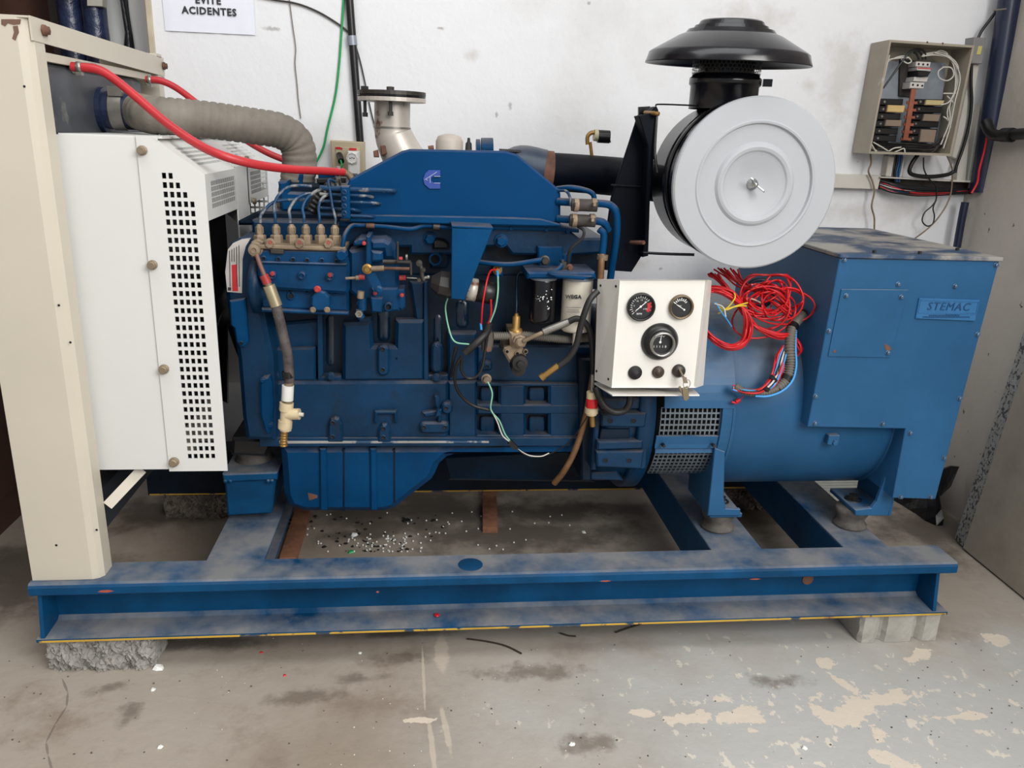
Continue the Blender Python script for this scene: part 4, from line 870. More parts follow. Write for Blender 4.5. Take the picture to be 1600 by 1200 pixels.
m = MB(); tube(m, [(1008, 176, 2.14), (1022, 177, 2.09), (1030, 178, 2.08)], 3.4, n=6); m.build('bolt', brass, AC)
m = MB(); tube(m, [(986, 379, 2.13), (1006, 379, 2.08)], 3.4, n=6); m.build('bolt', rust, AC)
ap('bracket_tab', gloss, ('998,167 1016,166 1018,178 998,180', 2.18, 2.19, .001), parent=AC)
# intake duct and elbow behind
DU = thing('intake_duct', 'dark blue intake duct running from the turbo elbow to the drum', 'duct', (.35, 2.5, 1.2))
m = MB(); k = ps(900, 265, 2.48); tube3(m, spline([at(848, 268, 2.48), at(900, 271, 2.47), at(960, 276, 2.42), at(1010, 282, 2.3), at(1060, 285, 2.22)], 8), 29*k, 0, 28); m.build('duct_pipe', navyblack, DU)
m = MB(); tube3(m, spline([at(860, 345, 2.5), at(822, 330, 2.5), at(800, 285, 2.5), at(812, 262, 2.49), at(850, 268, 2.48)], 8), 33*k, 0, 28); m.build('turbo_elbow', M('elbow_grey_blue', (40, 62, 84), .38, var=.2, scale=6, dust=.5), DU)
m = MB(); tube3(m, [at(846, 267.5, 2.48), at(862, 269, 2.48)], 31.5*k, 0, 28); m.build('sleeve', rust, DU)
m = MB(); tube(m, [(925, 246, 2.45), (922, 222, 2.45)], 2.6); tube(m, [(918, 226, 2.45), (918, 214, 2.45), (923, 208, 2.45), (930, 207, 2.45)], 3.4, n=6); sv = m.build('restriction_elbow', brass, DU)
m = MB(); tube(m, [(928, 211, 2.45), (936, 212, 2.45)], 9, n=10); m.build('collar', M('collar_cream', (200, 190, 160), .5), DU)
m = MB(); tube(m, [(934, 213, 2.45), (952, 214, 2.45)], 10, n=16); tube(m, [(951, 210, 2.45), (953, 223, 2.45)], 1.6); m.build('restriction_indicator', black, DU, label='small black restriction indicator')
# exhaust outlet
EX = thing('exhaust_outlet', 'pale exhaust elbow with bolted double flange rising behind the blue cover', 'exhaust', (-.1, 2.55, 1.2))
YE = 2.55; kf = ps(612, 160, YE); pc = at(612, 153, YE); p2 = at(613, 196, YE)
m = MB(); tube3(m, spline([at(613, 157, YE), at(613, 200, YE), at(616, 215, YE), at(630, 245, YE), at(650, 275, YE)], 6), lambda i: (28+max(0, i-8)*.5)*kf, 0, 28); m.build('elbow', palemetal, EX)
m = MB(); tube3(m, [at(613, 198, YE), at(613, 200.5, YE)], 29.3*kf, 0, 28); m.build('weld_ring', steel, EX)
for dz, mt, nm in ((0, palemetal, 'flange'), (.014, gloss, 'gasket'), (.018, dsteel, 'blanking_flange')):
    m = MB(); h = .004 if nm == 'gasket' else .012; lathe(m, (pc.x, YE, pc.z-.012+dz), (0, 0, 1), [(0, 0), (52*kf, 0), (53*kf, .001), (53*kf, h), (52*kf, h), (0, h)], 40, 0, False); m.build(nm, mt, EX)
for px, py, l in ((570, 152, .055), (610, 147, .05), (655, 153, .03)):
    p = at(px, py, YE-.04 if px != 610 else YE-.07); z = pc.z+.012+.006
    m = MB(); lathe(m, (p.x, p.y, z), (0, 0, 1), [(0, -l-.02), (.008, -l-.02), (.008, -l-.008), (.005, -l-.008), (.005, 0), (.011, .0), (.011, .01), (0, .011)], 6, 0, False)
    if px != 655: m.build('flange_bolt', black if px == 570 else dsteel, EX)
for L in ('588,268 600,258 604,272 590,280', '594,228 604,226 606,240 596,244', '583,236 590,234 592,246 584,246'): part('exhaust_stud', rust, (L, 2.5, 2.53, .003), parent=EX)
# small bits along the top of the engine
m = MB(); lathe(m, at(702, 240, 2.5), (0, 0, 1), [(.041, 0), (.041, .035), (.034, .05), (.015, .056), (0, .057)], 28); m.build('breather_cap', M('breather_cream', (186, 176, 164), .5, var=.06), EN, label='cream breather cap')
m = MB(); tube(m, '669,232 678,231', 4, 2.5); m.build('breather_stub', rust, EN)
m = MB(); lathe(m, at(732, 240, 2.5), (0, 0, 1), [(.011, 0), (.009, .03), (.005, .034), (.004, .045), (0, .046)], 12); m.build('lifting_bolt', drub, EN)
m = MB(); tube(m, [(752, 232, 2.5), (770, 232, 2.5)], 16, n=24); tube(m, [(744, 232, 2.5), (750, 232, 2.5)], 14, n=24); m.build('turbo_pipe', blue, EN)
m = MB(); corr(m, P3([(780, 236, 2.45), (800, 237, 2.45), (815, 238, 2.45)]), .006, .006, .0015); m.build('small_hose', black, EN)
# coolant / fuel pipes at the rear of the head
def pipe(name, mat, L, r, lab=None, n=10):
    m = MB(); tube(m, L, r, n=n); return m.build(name, mat, EN, label=lab)
pipe('coolant_pipe', blue, [(872, 315, 2.1), (890, 316, 2.08), (940, 318, 2.06), (955, 322, 2.06), (963, 335, 2.06), (963, 370, 2.07), (955, 425, 2.1), (952, 460, 2.1)], 6)
pipe('coolant_pipe', blue, [(872, 342, 2.1), (890, 343, 2.08), (930, 345, 2.06), (944, 349, 2.06), (950, 360, 2.07)], 6)
pipe('coolant_pipe', blue, [(870, 295, 2.14), (890, 293, 2.12), (910, 296, 2.12), (926, 303, 2.12), (930, 320, 2.12)], 4)
pipe('small_pipe', wp, [(872, 298, 2.1), (885, 299, 2.08), (891, 310, 2.06), (892, 322, 2.06)], 2.2)
pipe('coolant_pipe', blue, [(936, 358, 2.05), (943, 365, 2.05), (943, 380, 2.05), (941, 400, 2.05)], 5.5)
pipe('small_hose', drub, [(903, 354, 2.06), (912, 360, 2.04), (910, 372, 2.04), (893, 388, 2.05), (888, 400, 2.06), (887, 412, 2.07)], 2.4)
for y, x0 in ((320, 893), (344, 890)):
    h = pipe('hose_sleeve', M('sleeve_rubber', (62, 56, 52), .7, var=.25, scale=14) if 'sleeve_rubber' not in bpy.data.materials else bpy.data.materials['sleeve_rubber'], [(x0, y, 2.06), (x0+40, y+1.5, 2.055)], 9.5, n=18)
    for x in (x0+7, x0+35):
        m = MB(); tube(m, [(x-3.5, y+.3, 2.058), (x+3.5, y+.5, 2.058)], 10.4, n=18); bar(m, at(x-2, y-1, 2.035), at(x+2, y-1, 2.035), .008, .022, up=(0, 1, 0)); m.build('hose_clamp', tan, h)
pipe('dipstick_tube', M('dipstick_brown', (122, 88, 58), .55, .3, var=.25, scale=16), [(941, 398, 2.04), (939, 420, 2.03), (936, 500, 2.04), (932, 545, 2.06), (926, 590, 2.09), (915, 650, 2.1), (900, 700, 2.1), (882, 735, 2.1), (866, 755, 2.12)], 5.5)
m = MB(); tube(m, [(942, 398, 2.04), (941, 406, 2.04)], 8.5, n=14); m.build('tube_collar', tan, EN)
# ------------------------------------------------------------------ control panel
CP = thing('control_panel', 'white control box with three gauges, two buttons and a key switch', 'control panel', (.585, 2.0, .75))
YF, YB = 1.915, 2.0
panelw = M('panel_white', (226, 222, 215), .4, var=.015, scale=3, spots=[(50, .80, (150, 110, 80), .03)])
f4 = [at(957, 606, YF), at(1095, 606, YF), at(1098, 437, YF), at(967, 437, YF)]; f4[0].x = f4[3].x = (f4[0].x+f4[3].x)/2; f4[1].x = f4[2].x = (f4[1].x+f4[2].x)/2
b4 = [at(929, 594, YB), at(1099, 602, YB), at(1112, 438, YB), at(934, 436, YB)]; g4 = [p+Vector((dx_, .006, dz_)) for p, dx_, dz_ in zip(f4, (.003, -.004, -.004, .003), (.003, .003, -.003, -.003))]
m = MB(); m.add(f4+b4+g4+[p+Vector((0, .001, 0)) for p in b4], [[i, 4+i, 4+(i+1) % 4, (i+1) % 4][::1] for i in range(4)]+[[i, (i+1) % 4, 8+(i+1) % 4, 8+i] for i in range(4)]+[[7, 6, 5, 4]]); m.build('enclosure', panelw, CP)
m = MB(); sheet(m, g4, .003); m.build('face_plate', panelw, CP)
m = MB(); sheet(m, [at(957, 617, 1.90), at(1093, 617, 1.90), at(1082, 606, 2.03), at(926, 597, 2.03)], .003); m.build('support_tray', panelw, CP)
q_ = f4[3]; 
for i_, j_ in ((.15, .06), (.85, .06), (.2, .93), (.9, .9)):
    A_ = f4[3].lerp(b4[3], i_); B2 = f4[0].lerp(b4[0], i_); p = A_.lerp(B2, j_); nn = (b4[3]-f4[3]).cross(f4[0]-f4[3]).normalized(); nn = nn if nn.x < 0 else -nn
    m = MB(); lathe(m, p, nn, [(.0035, -.001), (.003, .0015), (0, .002)], 10); m.build('side_screw', darkhole, CP)
YP = YF+.006
def gauge(name, px, py, r, bez, depth, rim, lab=None, rin=None):
    rin = rin or r*.8
    m = MB(); disc(m, px, py, YP, [(r, -.002), (r, depth*.6), (r*.97, depth), (rin*1.03, depth), (rin, depth*.5)], 40, sm=True); g = m.build(name, bez, CP, label=lab)
    m = MB(); disc(m, px, py, YP, [(rin*1.01, depth*.45), (0, depth*.45)], 32); m.build('dial', M('dial_black', (34, 34, 36), .45, var=.05) if 'dial_black' not in bpy.data.materials else bpy.data.materials['dial_black'], g); return g, at(px, py, YP-depth*.45-.0006)
def ticks(g, c, k, a0, a1, n, r0, r1, mat, wd=.0012):
    m = MB()
    for i in range(n):
        a = math.radians(a0+(a1-a0)*i/(n-1)); u = Vector((math.cos(a), 0, math.sin(a))); bar(m, c+u*r0*k, c+u*(r1 if i % 2 else r1*1.12)*k, wd, .0004, up=(0, 1, 0))
    m.build('scale_marks', mat, g)['kind'] = 'stuff'
def needle(g, c, k, a, r0, r1, wd=.0018):
    a = math.radians(a); u = Vector((math.cos(a), 0, math.sin(a))); m = MB(); bar(m, c+u*r0*k+Vector((0, -.001, 0)), c+u*r1*k+Vector((0, -.001, 0)), wd, .0006, up=(0, 1, 0)); lathe(m, c+Vector((0, -.0012, 0)), (0, -1, 0), [(wd*1.6, 0), (0, .0006)], 12); m.build('needle', wink, g)
k = ps(1001, 479, YP)
g, c = gauge('tachometer', 1001, 479, 22.5, black, .012, black, 'round black rev counter with a red zone', 18.5); ticks(g, c, k, 225, 40, 15, 13.2, 15.8, wink); ticks(g, c, k, 20, -30, 6, 11, 16, rink, .0035); needle(g, c, k, 42, -9, 11)
text('RPM', c+Vector((-.002, -.0003, -.019)), .007, wink, g, ext=.0002); text('x100', c+Vector((.012, -.0003, -.006)), .005, wink, g, ext=.0002, name='small_print')
for a, s in ((225, '0'), (175, '5'), (125, '10'), (85, '15'), (45, '20')): a = math.radians(a); text(s, c+Vector((math.cos(a)*10.3*k, -.0003, math.sin(a)*10.3*k)), .0055, wink, g, ext=.0002, name='scale_number')
g, c = gauge('pressure_gauge', 1063.5, 479, 19.5, M('aged_chrome', (120, 104, 84), .35, .6, var=.2, scale=30), .012, None, 'small gauge with an aged metal rim', 16); ticks(g, c, k, 150, 40, 8, 9, 12.5, wink, .0022); needle(g, c+Vector((.010, 0, -.008)), k, 148, 0, 16, .0016)
text('bar', c+Vector((-.002, -.0003, .002)), .006, wink, g, ext=.0002)
m = MB(); disc(m, 1030.5, 533.5, YP, [(29.5, -.002), (29.5, .004), (26, .012), (21, .018), (20, .018)], 44, sm=True); mr_ = m.build('mounting_ring', black, CP, label='thick black mounting ring')
g, c = gauge('temperature_gauge', 1031.5, 534.5, 20, M('chrome_rim', (170, 168, 164), .22, .85), .03, None, 'round gauge with a bright rim in a thick black ring', 16)
ticks(g, c, k, 120, 60, 4, 9, 11.5, wink); needle(g, c, k, 85, -1, 12, .002); m = MB(); bar(m, c+Vector((-.014, 0, .014)), c+Vector((.012, 0, .016)), .001, .0005, up=(0, 1, 0)); m.build('cross_mark', wink, g)
text('1 1 1 1 8', c+Vector((.0, -.0003, -.012)), .0085, wink, g, ext=.0002, name='counter_digits')
for px, py, prof, mt, nm, lab in ((992, 582, [(11, -.001), (11, .004), (9.5, .008), (6, .009), (5.5, .016), (0, .017)], drub, 'push_button', 'black push button'), (1028, 581, [(9.5, -.001), (9.5, .005), (7, .007), (5, .006), (4.5, .010), (0, .009)], M('brown_button', (70, 58, 50), .45, .2), 'reset_button', 'brown metal reset button'), (1060, 579, [(10.5, -.001), (10.5, .006), (8, .012), (0, .013)], dsteel, 'key_switch', 'steel key switch')):
    m = MB(); disc(m, px, py, YP, prof, 24, sm=True); o = m.build(nm, mt, CP, label=lab)
m = MB(); a = at(1062, 579, YP-.014); e = at(1068, 590, YP-.035); bar(m, a, e, .004, .012, up=(0, 1, 0)); sheet(m, [e+Vector((-.004, 0, .003)), e+Vector((.007, 0, .001)), e+Vector((.012, -.002, -.014)), e+Vector((.0, -.002, -.014))], .002); m.build('key', M('key_nickel', (140, 126, 104), .35, .7), o)
m = MB(); cc = at(1073, 600, YP-.038); ring = [cc+Vector((math.cos(i*.3927)*.009, 0, math.sin(i*.3927)*.012)) for i in range(17)]; tube3(m, ring, .001, 0, 6, False); m.build('key_ring', steel, o)
m = MB(); prism(m, '1066,607 1075,603 1077,622 1072,627 1068,624', 1.883, 1.8855, .0005); prism(m, '1060,605 1063,603 1071,617 1068,621', 1.886, 1.888, .0005); m.build('spare_key', bpy.data.materials['key_nickel'], o)
# narrow white sheet behind the panel top edge
# ------------------------------------------------------------------ hoses and wiring on the set
def hang(name, label, cat, builds, loc=None, group=None):
    t = thing(name, label, cat, loc or at(*builds[0][2][0]), group)
    for nm, mat, L, r, *rest in builds:
        m = MB(); tube(m, L, r, n=rest[0] if rest else 8); m.build(nm, mat, t)
    return t
GHs = thing('coolant_hose', 'thick grey spiral wrapped hose from the radiator tank bending down to the engine', 'hose', p_st+Vector((.3, 0, -.2)))
e0 = p_st+Vector((.085, 0, 0)); k = ps(320, 185, 2.27)
hp = [p_st+Vector((.02, 0, 0)), e0, at(240, 180, 2.22), at(320, 187, 2.25), at(400, 198, 2.28), at(438, 205, 2.3), at(462, 222, 2.32), at(468, 255, 2.33), at(462, 300, 2.34), at(458, 330, 2.36)]
m = MB(); corr(m, hp, .047, .0200, -.0026, n=24); m.build('hose_wall', rubber, GHs)
m = MB(); tube3(m, [p_st+Vector((.03, 0, .001)), p_st+Vector((.062, 0, .001))], .0505, 0, 28); c = p_st+Vector((.046, -.03, .045)); box(m, c.x-.014, c.x+.02, c.y-.012, c.y+.012, c.z-.01, c.z+.014); m.build('band_clamp', steel, GHs)
RH = [(('red_hose', 'long red rubber hose sagging over the fan guard to the engine'), [(112, 104, 2.1), (150, 108, 2.1), (175, 121, 2.1), (210, 149, 2.08), (260, 192, 2.05), (310, 226, 2.02), (350, 244, 2.0), (400, 257, 2.04), (450, 264, 2.12), (500, 267, 2.2), (537, 269, 2.25)], 7, (124, 105, 2.1), (529, 268, 2.245)),
      (('red_hose', 'shorter red rubber hose passing behind the grey spiral hose'), [(228, 124, 2.6), (250, 126, 2.6), (275, 137, 2.6), (310, 163, 2.58), (350, 195, 2.56), (400, 229, 2.55), (440, 248, 2.55), (485, 262, 2.55)], 5.2, (234, 125, 2.6), None)]
for (nm, lab), L, r, c1_, c2_ in RH:
    t = thing(nm, lab, 'hose', at(*L[0]), 'red hoses of the radiator')
    m = MB(); tube(m, L, r, n=14, k=8); m.build('hose_wall', red, t)
    for cc in (c1_, c2_):
        if cc: m = MB(); p = at(*cc); d = Vector((1, 0, 0)); kk = ps(*cc); lathe(m, p-d*.006, d, [((r+.2)*kk, 0), ((r+1.4)*kk, .001), ((r+1.4)*kk, .011), ((r+.2)*kk, .012)], 18); box(m, p.x-.006, p.x+.006, p.y-.01, p.y+.006, p.z-(r+5)*kk, p.z-r*kk); m.build('hose_clamp', steel, t)
    if c2_:
        m = MB(); tube(m, [(537, 269, 2.25), (545, 273, 2.25), (553, 284, 2.25)], 5); m.build('hose_tail', tan, t)
        for x in range(372, 470, 6):
            pass
OH = hang('oil_drain_hose', 'braided grey oil drain hose hanging from the pump with a bronze tap at its end', 'hose',
    [('steel_pipe', M('pipe_primer', (120, 84, 74), .6, .2), [(401, 398, 1.985), (407, 415, 1.98), (414, 432, 1.975)], 3.6), ('swivel_nut', redpaint, [(412, 430, 1.975), (418, 443, 1.974)], 7.5, 6), ('ferrule_neck', tan, [(417, 441, 1.974), (421, 448, 1.974)], 5.5, 12),
     ('crimp_ferrule', M('zinc_yellow', (176, 164, 134), .35, .6), [(420, 446, 1.973), (432, 478, 1.972)], 9.5, 20), ('hose_wall', M('braided_grey', (84, 76, 74), .7, var=.3, scale=24, bump=.3, bscale=150), [(431, 476, 1.972), (438, 505, 1.97), (445, 535, 1.968), (450, 560, 1.968), (452, 597, 1.97)], 8, 14),
     ('tie_wrap', black, [(449, 580, 1.969), (450.5, 590, 1.969)], 8.8, 14), ('tape', M('white_tape', (224, 222, 216), .6), [(450, 602, 1.97), (449, 625, 1.97)], 9.2, 14), ('tail', tan, [(452, 594, 1.97), (450, 634, 1.97)], 7, 12)])
m = MB(); tube(m, [(448, 630, 1.97), (446, 672, 1.97)], 9.5, n=8); tube(m, [(448, 629, 1.97), (447, 641, 1.97)], 11, n=8); tube(m, [(446, 657, 1.97), (445, 669, 1.97)], 11, n=8); tube(m, [(448, 647, 1.968), (468, 647, 1.962)], 9, n=12); m.build('tap_body', bronze, OH, label='painted bronze tap body')
m = MB(); tube(m, [(466, 647, 1.962), (474, 648, 1.96)], 3.4, n=6); m.build('tap_spindle', whitew, OH)
m = MB(); corr(m, P3([(445, 669, 1.97), (443.5, 683, 1.97), (443, 697, 1.97)]), .0085, .0075, .0016); m.build('hose_barb', brass, OH, label='brass hose barb')
BH = hang('fuel_hose', 'black rubber hose with brass end dangling beside the white filter', 'hose', [('hose_wall', hoseblack, [(934, 455, 1.98), (922, 468, 1.97), (913, 490, 1.965), (906, 515, 1.965), (900, 540, 1.965), (888, 560, 1.965), (872, 573, 1.965)], 5, 12), ('brass_end', brass, [(872, 571, 1.965), (845, 591, 1.965)], 5, 8), ('brass_end_nut', brass, [(850, 587, 1.965), (845, 591, 1.965)], 6.6, 6)])
BH2 = hang('fuel_hose', 'black rubber hose from the lift pump fitting looping down behind the control box', 'hose', [('hose_wall', hoseblack, [(886, 504, 2.02), (900, 498, 2.02), (912, 502, 2.02), (922, 518, 2.03), (926, 545, 2.04), (927, 600, 2.05)], 5, 12)])
DV = hang('drain_valve', 'small red and white drain valve with brass tail hanging below the control box', 'valve', [('stem', steel, [(926, 585, 2.02), (925, 614, 2.02)], 3.2), ('valve_body', bronze, [(925, 612, 2.02), (924, 648, 2.02)], 8.5, 12), ('red_band', redwire, [(925, 622, 2.02), (924.5, 636, 2.02)], 9, 14), ('flange', bronze, [(924.5, 637, 2.02), (924, 645, 2.02)], 10.5, 12), ('brass_tail', brass, [(924.5, 645, 2.02), (926, 666, 2.02)], 4.2, 10)])
hang('braided_cable', 'short black braided cable looping under the control box', 'cable', [('sleeve', hoseblack, [(931, 605, 2.0), (936, 620, 1.99), (945, 635, 1.985), (960, 644, 1.985), (975, 642, 1.985), (983, 632, 1.985), (985, 618, 1.99)], 5.5, 10)])
Y2 = 2.04
WL = hang('wiring_loom', 'engine wiring loom of black sleeves with red, blue and green wires', 'wires', [
    ('black_sleeve', hoseblack, [(764, 505, Y2), (759, 521, Y2), (743, 537, 2.03), (726, 552, 2.03)], 6, 10), ('black_cable', hoseblack, [(722, 556, 2.03), (713, 572, 2.04), (711, 598, 2.06), (721, 619, 2.08), (740, 634, 2.09), (766, 641, 2.09)], 2.6),
    ('black_cable', hoseblack, [(722, 560, 2.03), (721, 579, 2.04), (731, 591, 2.05), (745, 588, 2.05), (754, 572, 2.05), (759, 540, 2.05), (763, 515, 2.04), (768, 490, 2.06)], 2.4), ('black_cable', hoseblack, [(713, 542, 2.05), (708, 563, 2.06), (705, 588, 2.1)], 2.8),
    ('green_wire', palegreen, [(701, 462, 2.04), (696, 482, 2.05), (702, 516, 2.05), (711, 534, 2.04), (733, 538, 2.03)], 1.4, 6), ('green_wire', palegreen, [(760, 592, 2.09), (769, 614, 2.08), (767, 640, 2.08), (780, 657, 2.08), (789, 678, 2.08), (798, 690, 2.08)], 1.3, 6), ('white_wire', whitew, [(767, 640, 2.08), (777, 659, 2.08), (785, 680, 2.08), (797, 691, 2.08)], 1.1, 6),
    ('red_wire', redwire, [(775, 421, 2.08), (766, 424, 2.06), (760, 442, 2.03), (754, 477, 2.02), (752, 507, 2.04)], 1.5, 6), ('red_wire', redwire, [(767, 468, 2.02), (767, 493, 2.03), (760, 512, 2.04)], 1.7, 6), ('blue_wire', bluew, [(777, 424, 2.07), (778, 434, 2.05)], 2, 6), ('green_wire', palegreen, [(778, 432, 2.05), (778, 456, 2.02), (774, 482, 2.02), (766, 503, 2.03)], 1.4, 6), ('blue_wire', bluew, [(751, 505, 2.04), (752, 515, 2.04)], 2, 6),
    ('black_wire', black, [(803, 697, 2.08), (818, 709, 2.07), (835, 714, 2.07), (862, 708, 2.07), (890, 690, 2.06), (915, 655, 2.04), (930, 625, 2.02)], 1, 6), ('grey_wire', whitew, [(806, 700, 2.08), (825, 711, 2.07), (845, 713, 2.07), (858, 708, 2.07)], 1, 6)])
m = MB(); bar(m, at(796, 690, 2.075), at(806, 700, 2.075), .014, .016, up=(0, 1, 0)); m.build('connector', black, WL)
m = MB(); hexb(m, 760, 592, 2.1, 6, .014); m.build('temperature_sensor', tan, WL)
part('connector_block', M('connector_grey', (84, 78, 72), .6, var=.2), ('755,522 770,520 771,536 768,550 754,551', 2.05, 2.1, .004), parent=WL)
m = MB(); disc(m, 763, 546, 2.05, [(4.6, 0), (3.6, .001), (0, .001)], 12); m.build('rust_spot', rust, WL)
m = MB(); corr(m, P3([(770, 525, 2.07), (790, 525, 2.075), (820, 524, 2.08), (850, 527, 2.08), (885, 530, 2.08), (920, 528, 2.09)]), .0095, .006, .0022, n=12); m.build('ribbed_conduit', M('conduit_grey', (106, 100, 92), .6), WL)
# red cable coil on the alternator
RC = thing('red_cable_coil', 'tangled coil of red wires with yellow and blue strands on the alternator', 'wires', atC(1190, 500)+Vector((0, .02, -.03)))
rr = random.Random(11)
def J(L, a, da=0): return [(x+rr.uniform(-a, a), y+rr.uniform(-a, a), Yq+rr.uniform(-.012, .012)+da) for x, y, Yq in L]
for i in range(11):
    m = MB(); o_ = i-5
    L = [(1100, 452+o_*.8, 2.06), (1125, 453+o_, 2.05), (1150, 466+o_*1.4, 2.045), (1166+o_*.9, 492, 2.04), (1168+o_*1.1, 520, 2.035), (1158+o_*.5, 538+o_*.8, 2.03), (1138, 542+o_*.8, 2.025), (1115, 530+o_*.9, 2.03), (1098, 512+o_, 2.04)]
    tube(m, J(L, 1.2), 1.7, n=6, k=7); m.build('red_wire', redwire, RC)
for i in range(13):
    m = MB(); o_ = i-6
    L = [(1112+o_*1.5+rr.uniform(-4, 4), 425+abs(o_)*.7, 2.12), (1130+o_, 444+o_*.6, 2.1), (1150+o_*1.4, 470+o_, 2.07), (1172+o_*1.6, 500+o_, 2.06), (1186+o_, 514+o_*.8, 2.06), (1215, 524+o_*.7, 2.06), (1236+rr.uniform(-6, 8), 526+o_*.5, 2.07), (1246+rr.uniform(-4, 8), 545+rr.uniform(-5, 10), 2.08), (1240, 560, 2.08)][:rr.choice((7, 8, 9))]
    tube(m, J(L, 1.6), 1.5, n=6, k=6); m.build('red_wire', redwire, RC)
for i in range(14):
    m = MB(); cx, cy = 1206+rr.uniform(-24, 20), 474+rr.uniform(-22, 22); a, bq, ph, tl = rr.uniform(20, 52), rr.uniform(14, 38), rr.uniform(0, 6.28), rr.uniform(-.5, .5)
    L = []; n = rr.choice((12, 14, 18))
    for j in range(n):
        t = ph+j*.6; x = math.cos(t)*a; y = math.sin(t)*bq; L.append((cx+x*math.cos(tl)-y*math.sin(tl), min(536, max(430, cy+x*math.sin(tl)+y*math.cos(tl))), 2.085+rr.uniform(-.025, .02)))
    tube(m, L, 1.5, n=6, k=5); m.build('red_wire', redwire, RC)
for i in range(8):
    m = MB(); o_ = i-4
    L = [(1136+o_*5, 420, 2.16), (1150+o_*4, 436+o_, 2.14), (1168+o_*3, 448+rr.uniform(-4, 4), 2.12), (1190+o_*2, 460+o_*2, 2.1), (1215, 470+o_*4, 2.08), (1235, 490+o_*3, 2.08)]
    tube(m, J(L, 2), 1.5, n=6, k=6); m.build('red_wire', redwire, RC)
for L, mt, nm in (([(1120, 477, 2.04), (1134, 484, 2.03), (1150, 478, 2.03), (1168, 473, 2.04)], yellow, 'yellow_wire'), ([(1122, 490, 2.04), (1138, 482, 2.03), (1155, 478, 2.03), (1166, 478, 2.04)], yellow, 'yellow_wire'), ([(1124, 485, 2.04), (1136, 481, 2.03), (1148, 466, 2.03), (1147, 457, 2.04)], yellow, 'yellow_wire'), ([(1118, 472, 2.04), (1126, 486, 2.03), (1135, 498, 2.03), (1143, 510, 2.04)], bluew, 'blue_wire'), ([(1116, 474, 2.04), (1130, 480, 2.03), (1134, 495, 2.03)], whitew, 'white_wire'), ([(1160, 464, 2.08), (1178, 468, 2.08), (1190, 474, 2.08)], M('pale_tape_wire', (220, 180, 160), .5), 'pale_wire')):
    m = MB(); tube(m, L, 1.3, n=6); m.build(nm, mt, RC)
m = MB(); lathe(m, at(1186, 458, 2.17), (-.3, -1, .1), [(.045, -.004), (.045, .006), (.034, .01), (.032, 0), (.034, -.004)], 28); m.build('cable_grommet', M('grommet_navy', (30, 42, 62), .5), RC)
CF = thing('flexible_conduit', 'grey ribbed conduit with a blue wire bending from the terminal box side down the barrel', 'conduit', atC(1235, 600))
L = [(1274, 489, 2.17), (1262, 489, 2.15), (1250, 496, 2.12), (1238, 512, 2.08), (1234, 540, 2.05), (1235, 570, 2.035), (1230, 592, 2.02), (1215, 607, 2.01), (1195, 614, 2.005), (1165, 612, 2.01), (1148, 603, 2.02)]
m = MB(); corr(m, P3(L[1:8]), .0115, .0078, .0035, n=14); m.build('ribbed_sleeve', bpy.data.materials['conduit_grey'], CF)
m = MB(); corr(m, P3(L[7:]), .0085, .007, .0028, n=12); m.build('ribbed_sleeve', bpy.data.materials['conduit_grey'], CF)
m = MB(); tube(m, [(1276, 488, 2.18), (1261, 489, 2.15)], 12, n=18); tube(m, [(1264, 489, 2.155), (1254, 493, 2.13)], 9.5, n=16); m.build('gland', drub, CF)
for p0, p1 in (((1240, 508, 2.085), (1237, 514, 2.075)), ((1232, 586, 2.022), (1228, 594, 2.02))): m = MB(); tube(m, [p0, p1], 9, n=14); m.build('tape_band', black, CF)
for i, (mt, nm, dx_) in enumerate(((bluew, 'blue_wire', 9), )):
    m = MB(); tube(m, [(1262, 497, 2.13), (1250, 503, 2.1), (1244, 515, 2.07), (1243, 545, 2.04), (1244, 572, 2.02), (1238, 595, 2.005), (1222, 611, 1.995), (1200, 619, 1.99), (1180, 619, 1.995)], 1.8, n=6); m.build(nm, mt, CF)
LW = thing('lead_bundle', 'bundle of red, blue, black and white leads along the barrel below the coil', 'wires', atC(1190, 605))
for i, (mt, nm) in enumerate(((redwire, 'red_wire'), (redwire, 'red_wire'), (bluew, 'blue_wire'), (black, 'black_wire'), (whitew, 'white_wire'), (redwire, 'red_wire'), (bluew, 'blue_wire'), (redwire, 'red_wire'))):
    m = MB(); o_ = i-3.5
    L = [(1145, 606+o_, 2.02), (1165, 612+o_, 2.01), (1188, 611+o_*1.2, 2.005), (1206+o_, 598+o_*1.6, 2.01), (1216+o_*2.2, 578, 2.025), (1222+o_*2.4, 556, 2.05), (1228+o_*1.4, 540, 2.07)]
    tube(m, J(L, .8), 1.6, n=6, k=6); m.build(nm, mt, LW)
for p0, p1 in (((1194, 605, 2.0), (1200, 610, 2.0)), ((1204, 588, 2.01), (1212, 596, 2.01))): m = MB(); tube(m, [p0, p1], 4, n=8); m.build('cable_tie', black, LW)
m = MB(); tube(m, [(1143, 628, 2.03), (1152, 630, 2.03)], 1.8); tube(m, [(1150, 628, 2.03), (1156, 624, 2.03)], 3.4, n=6); tube(m, [(1156, 625, 2.03), (1168, 612, 2.02)], .7); m.build('red_stub', redwire, LW)
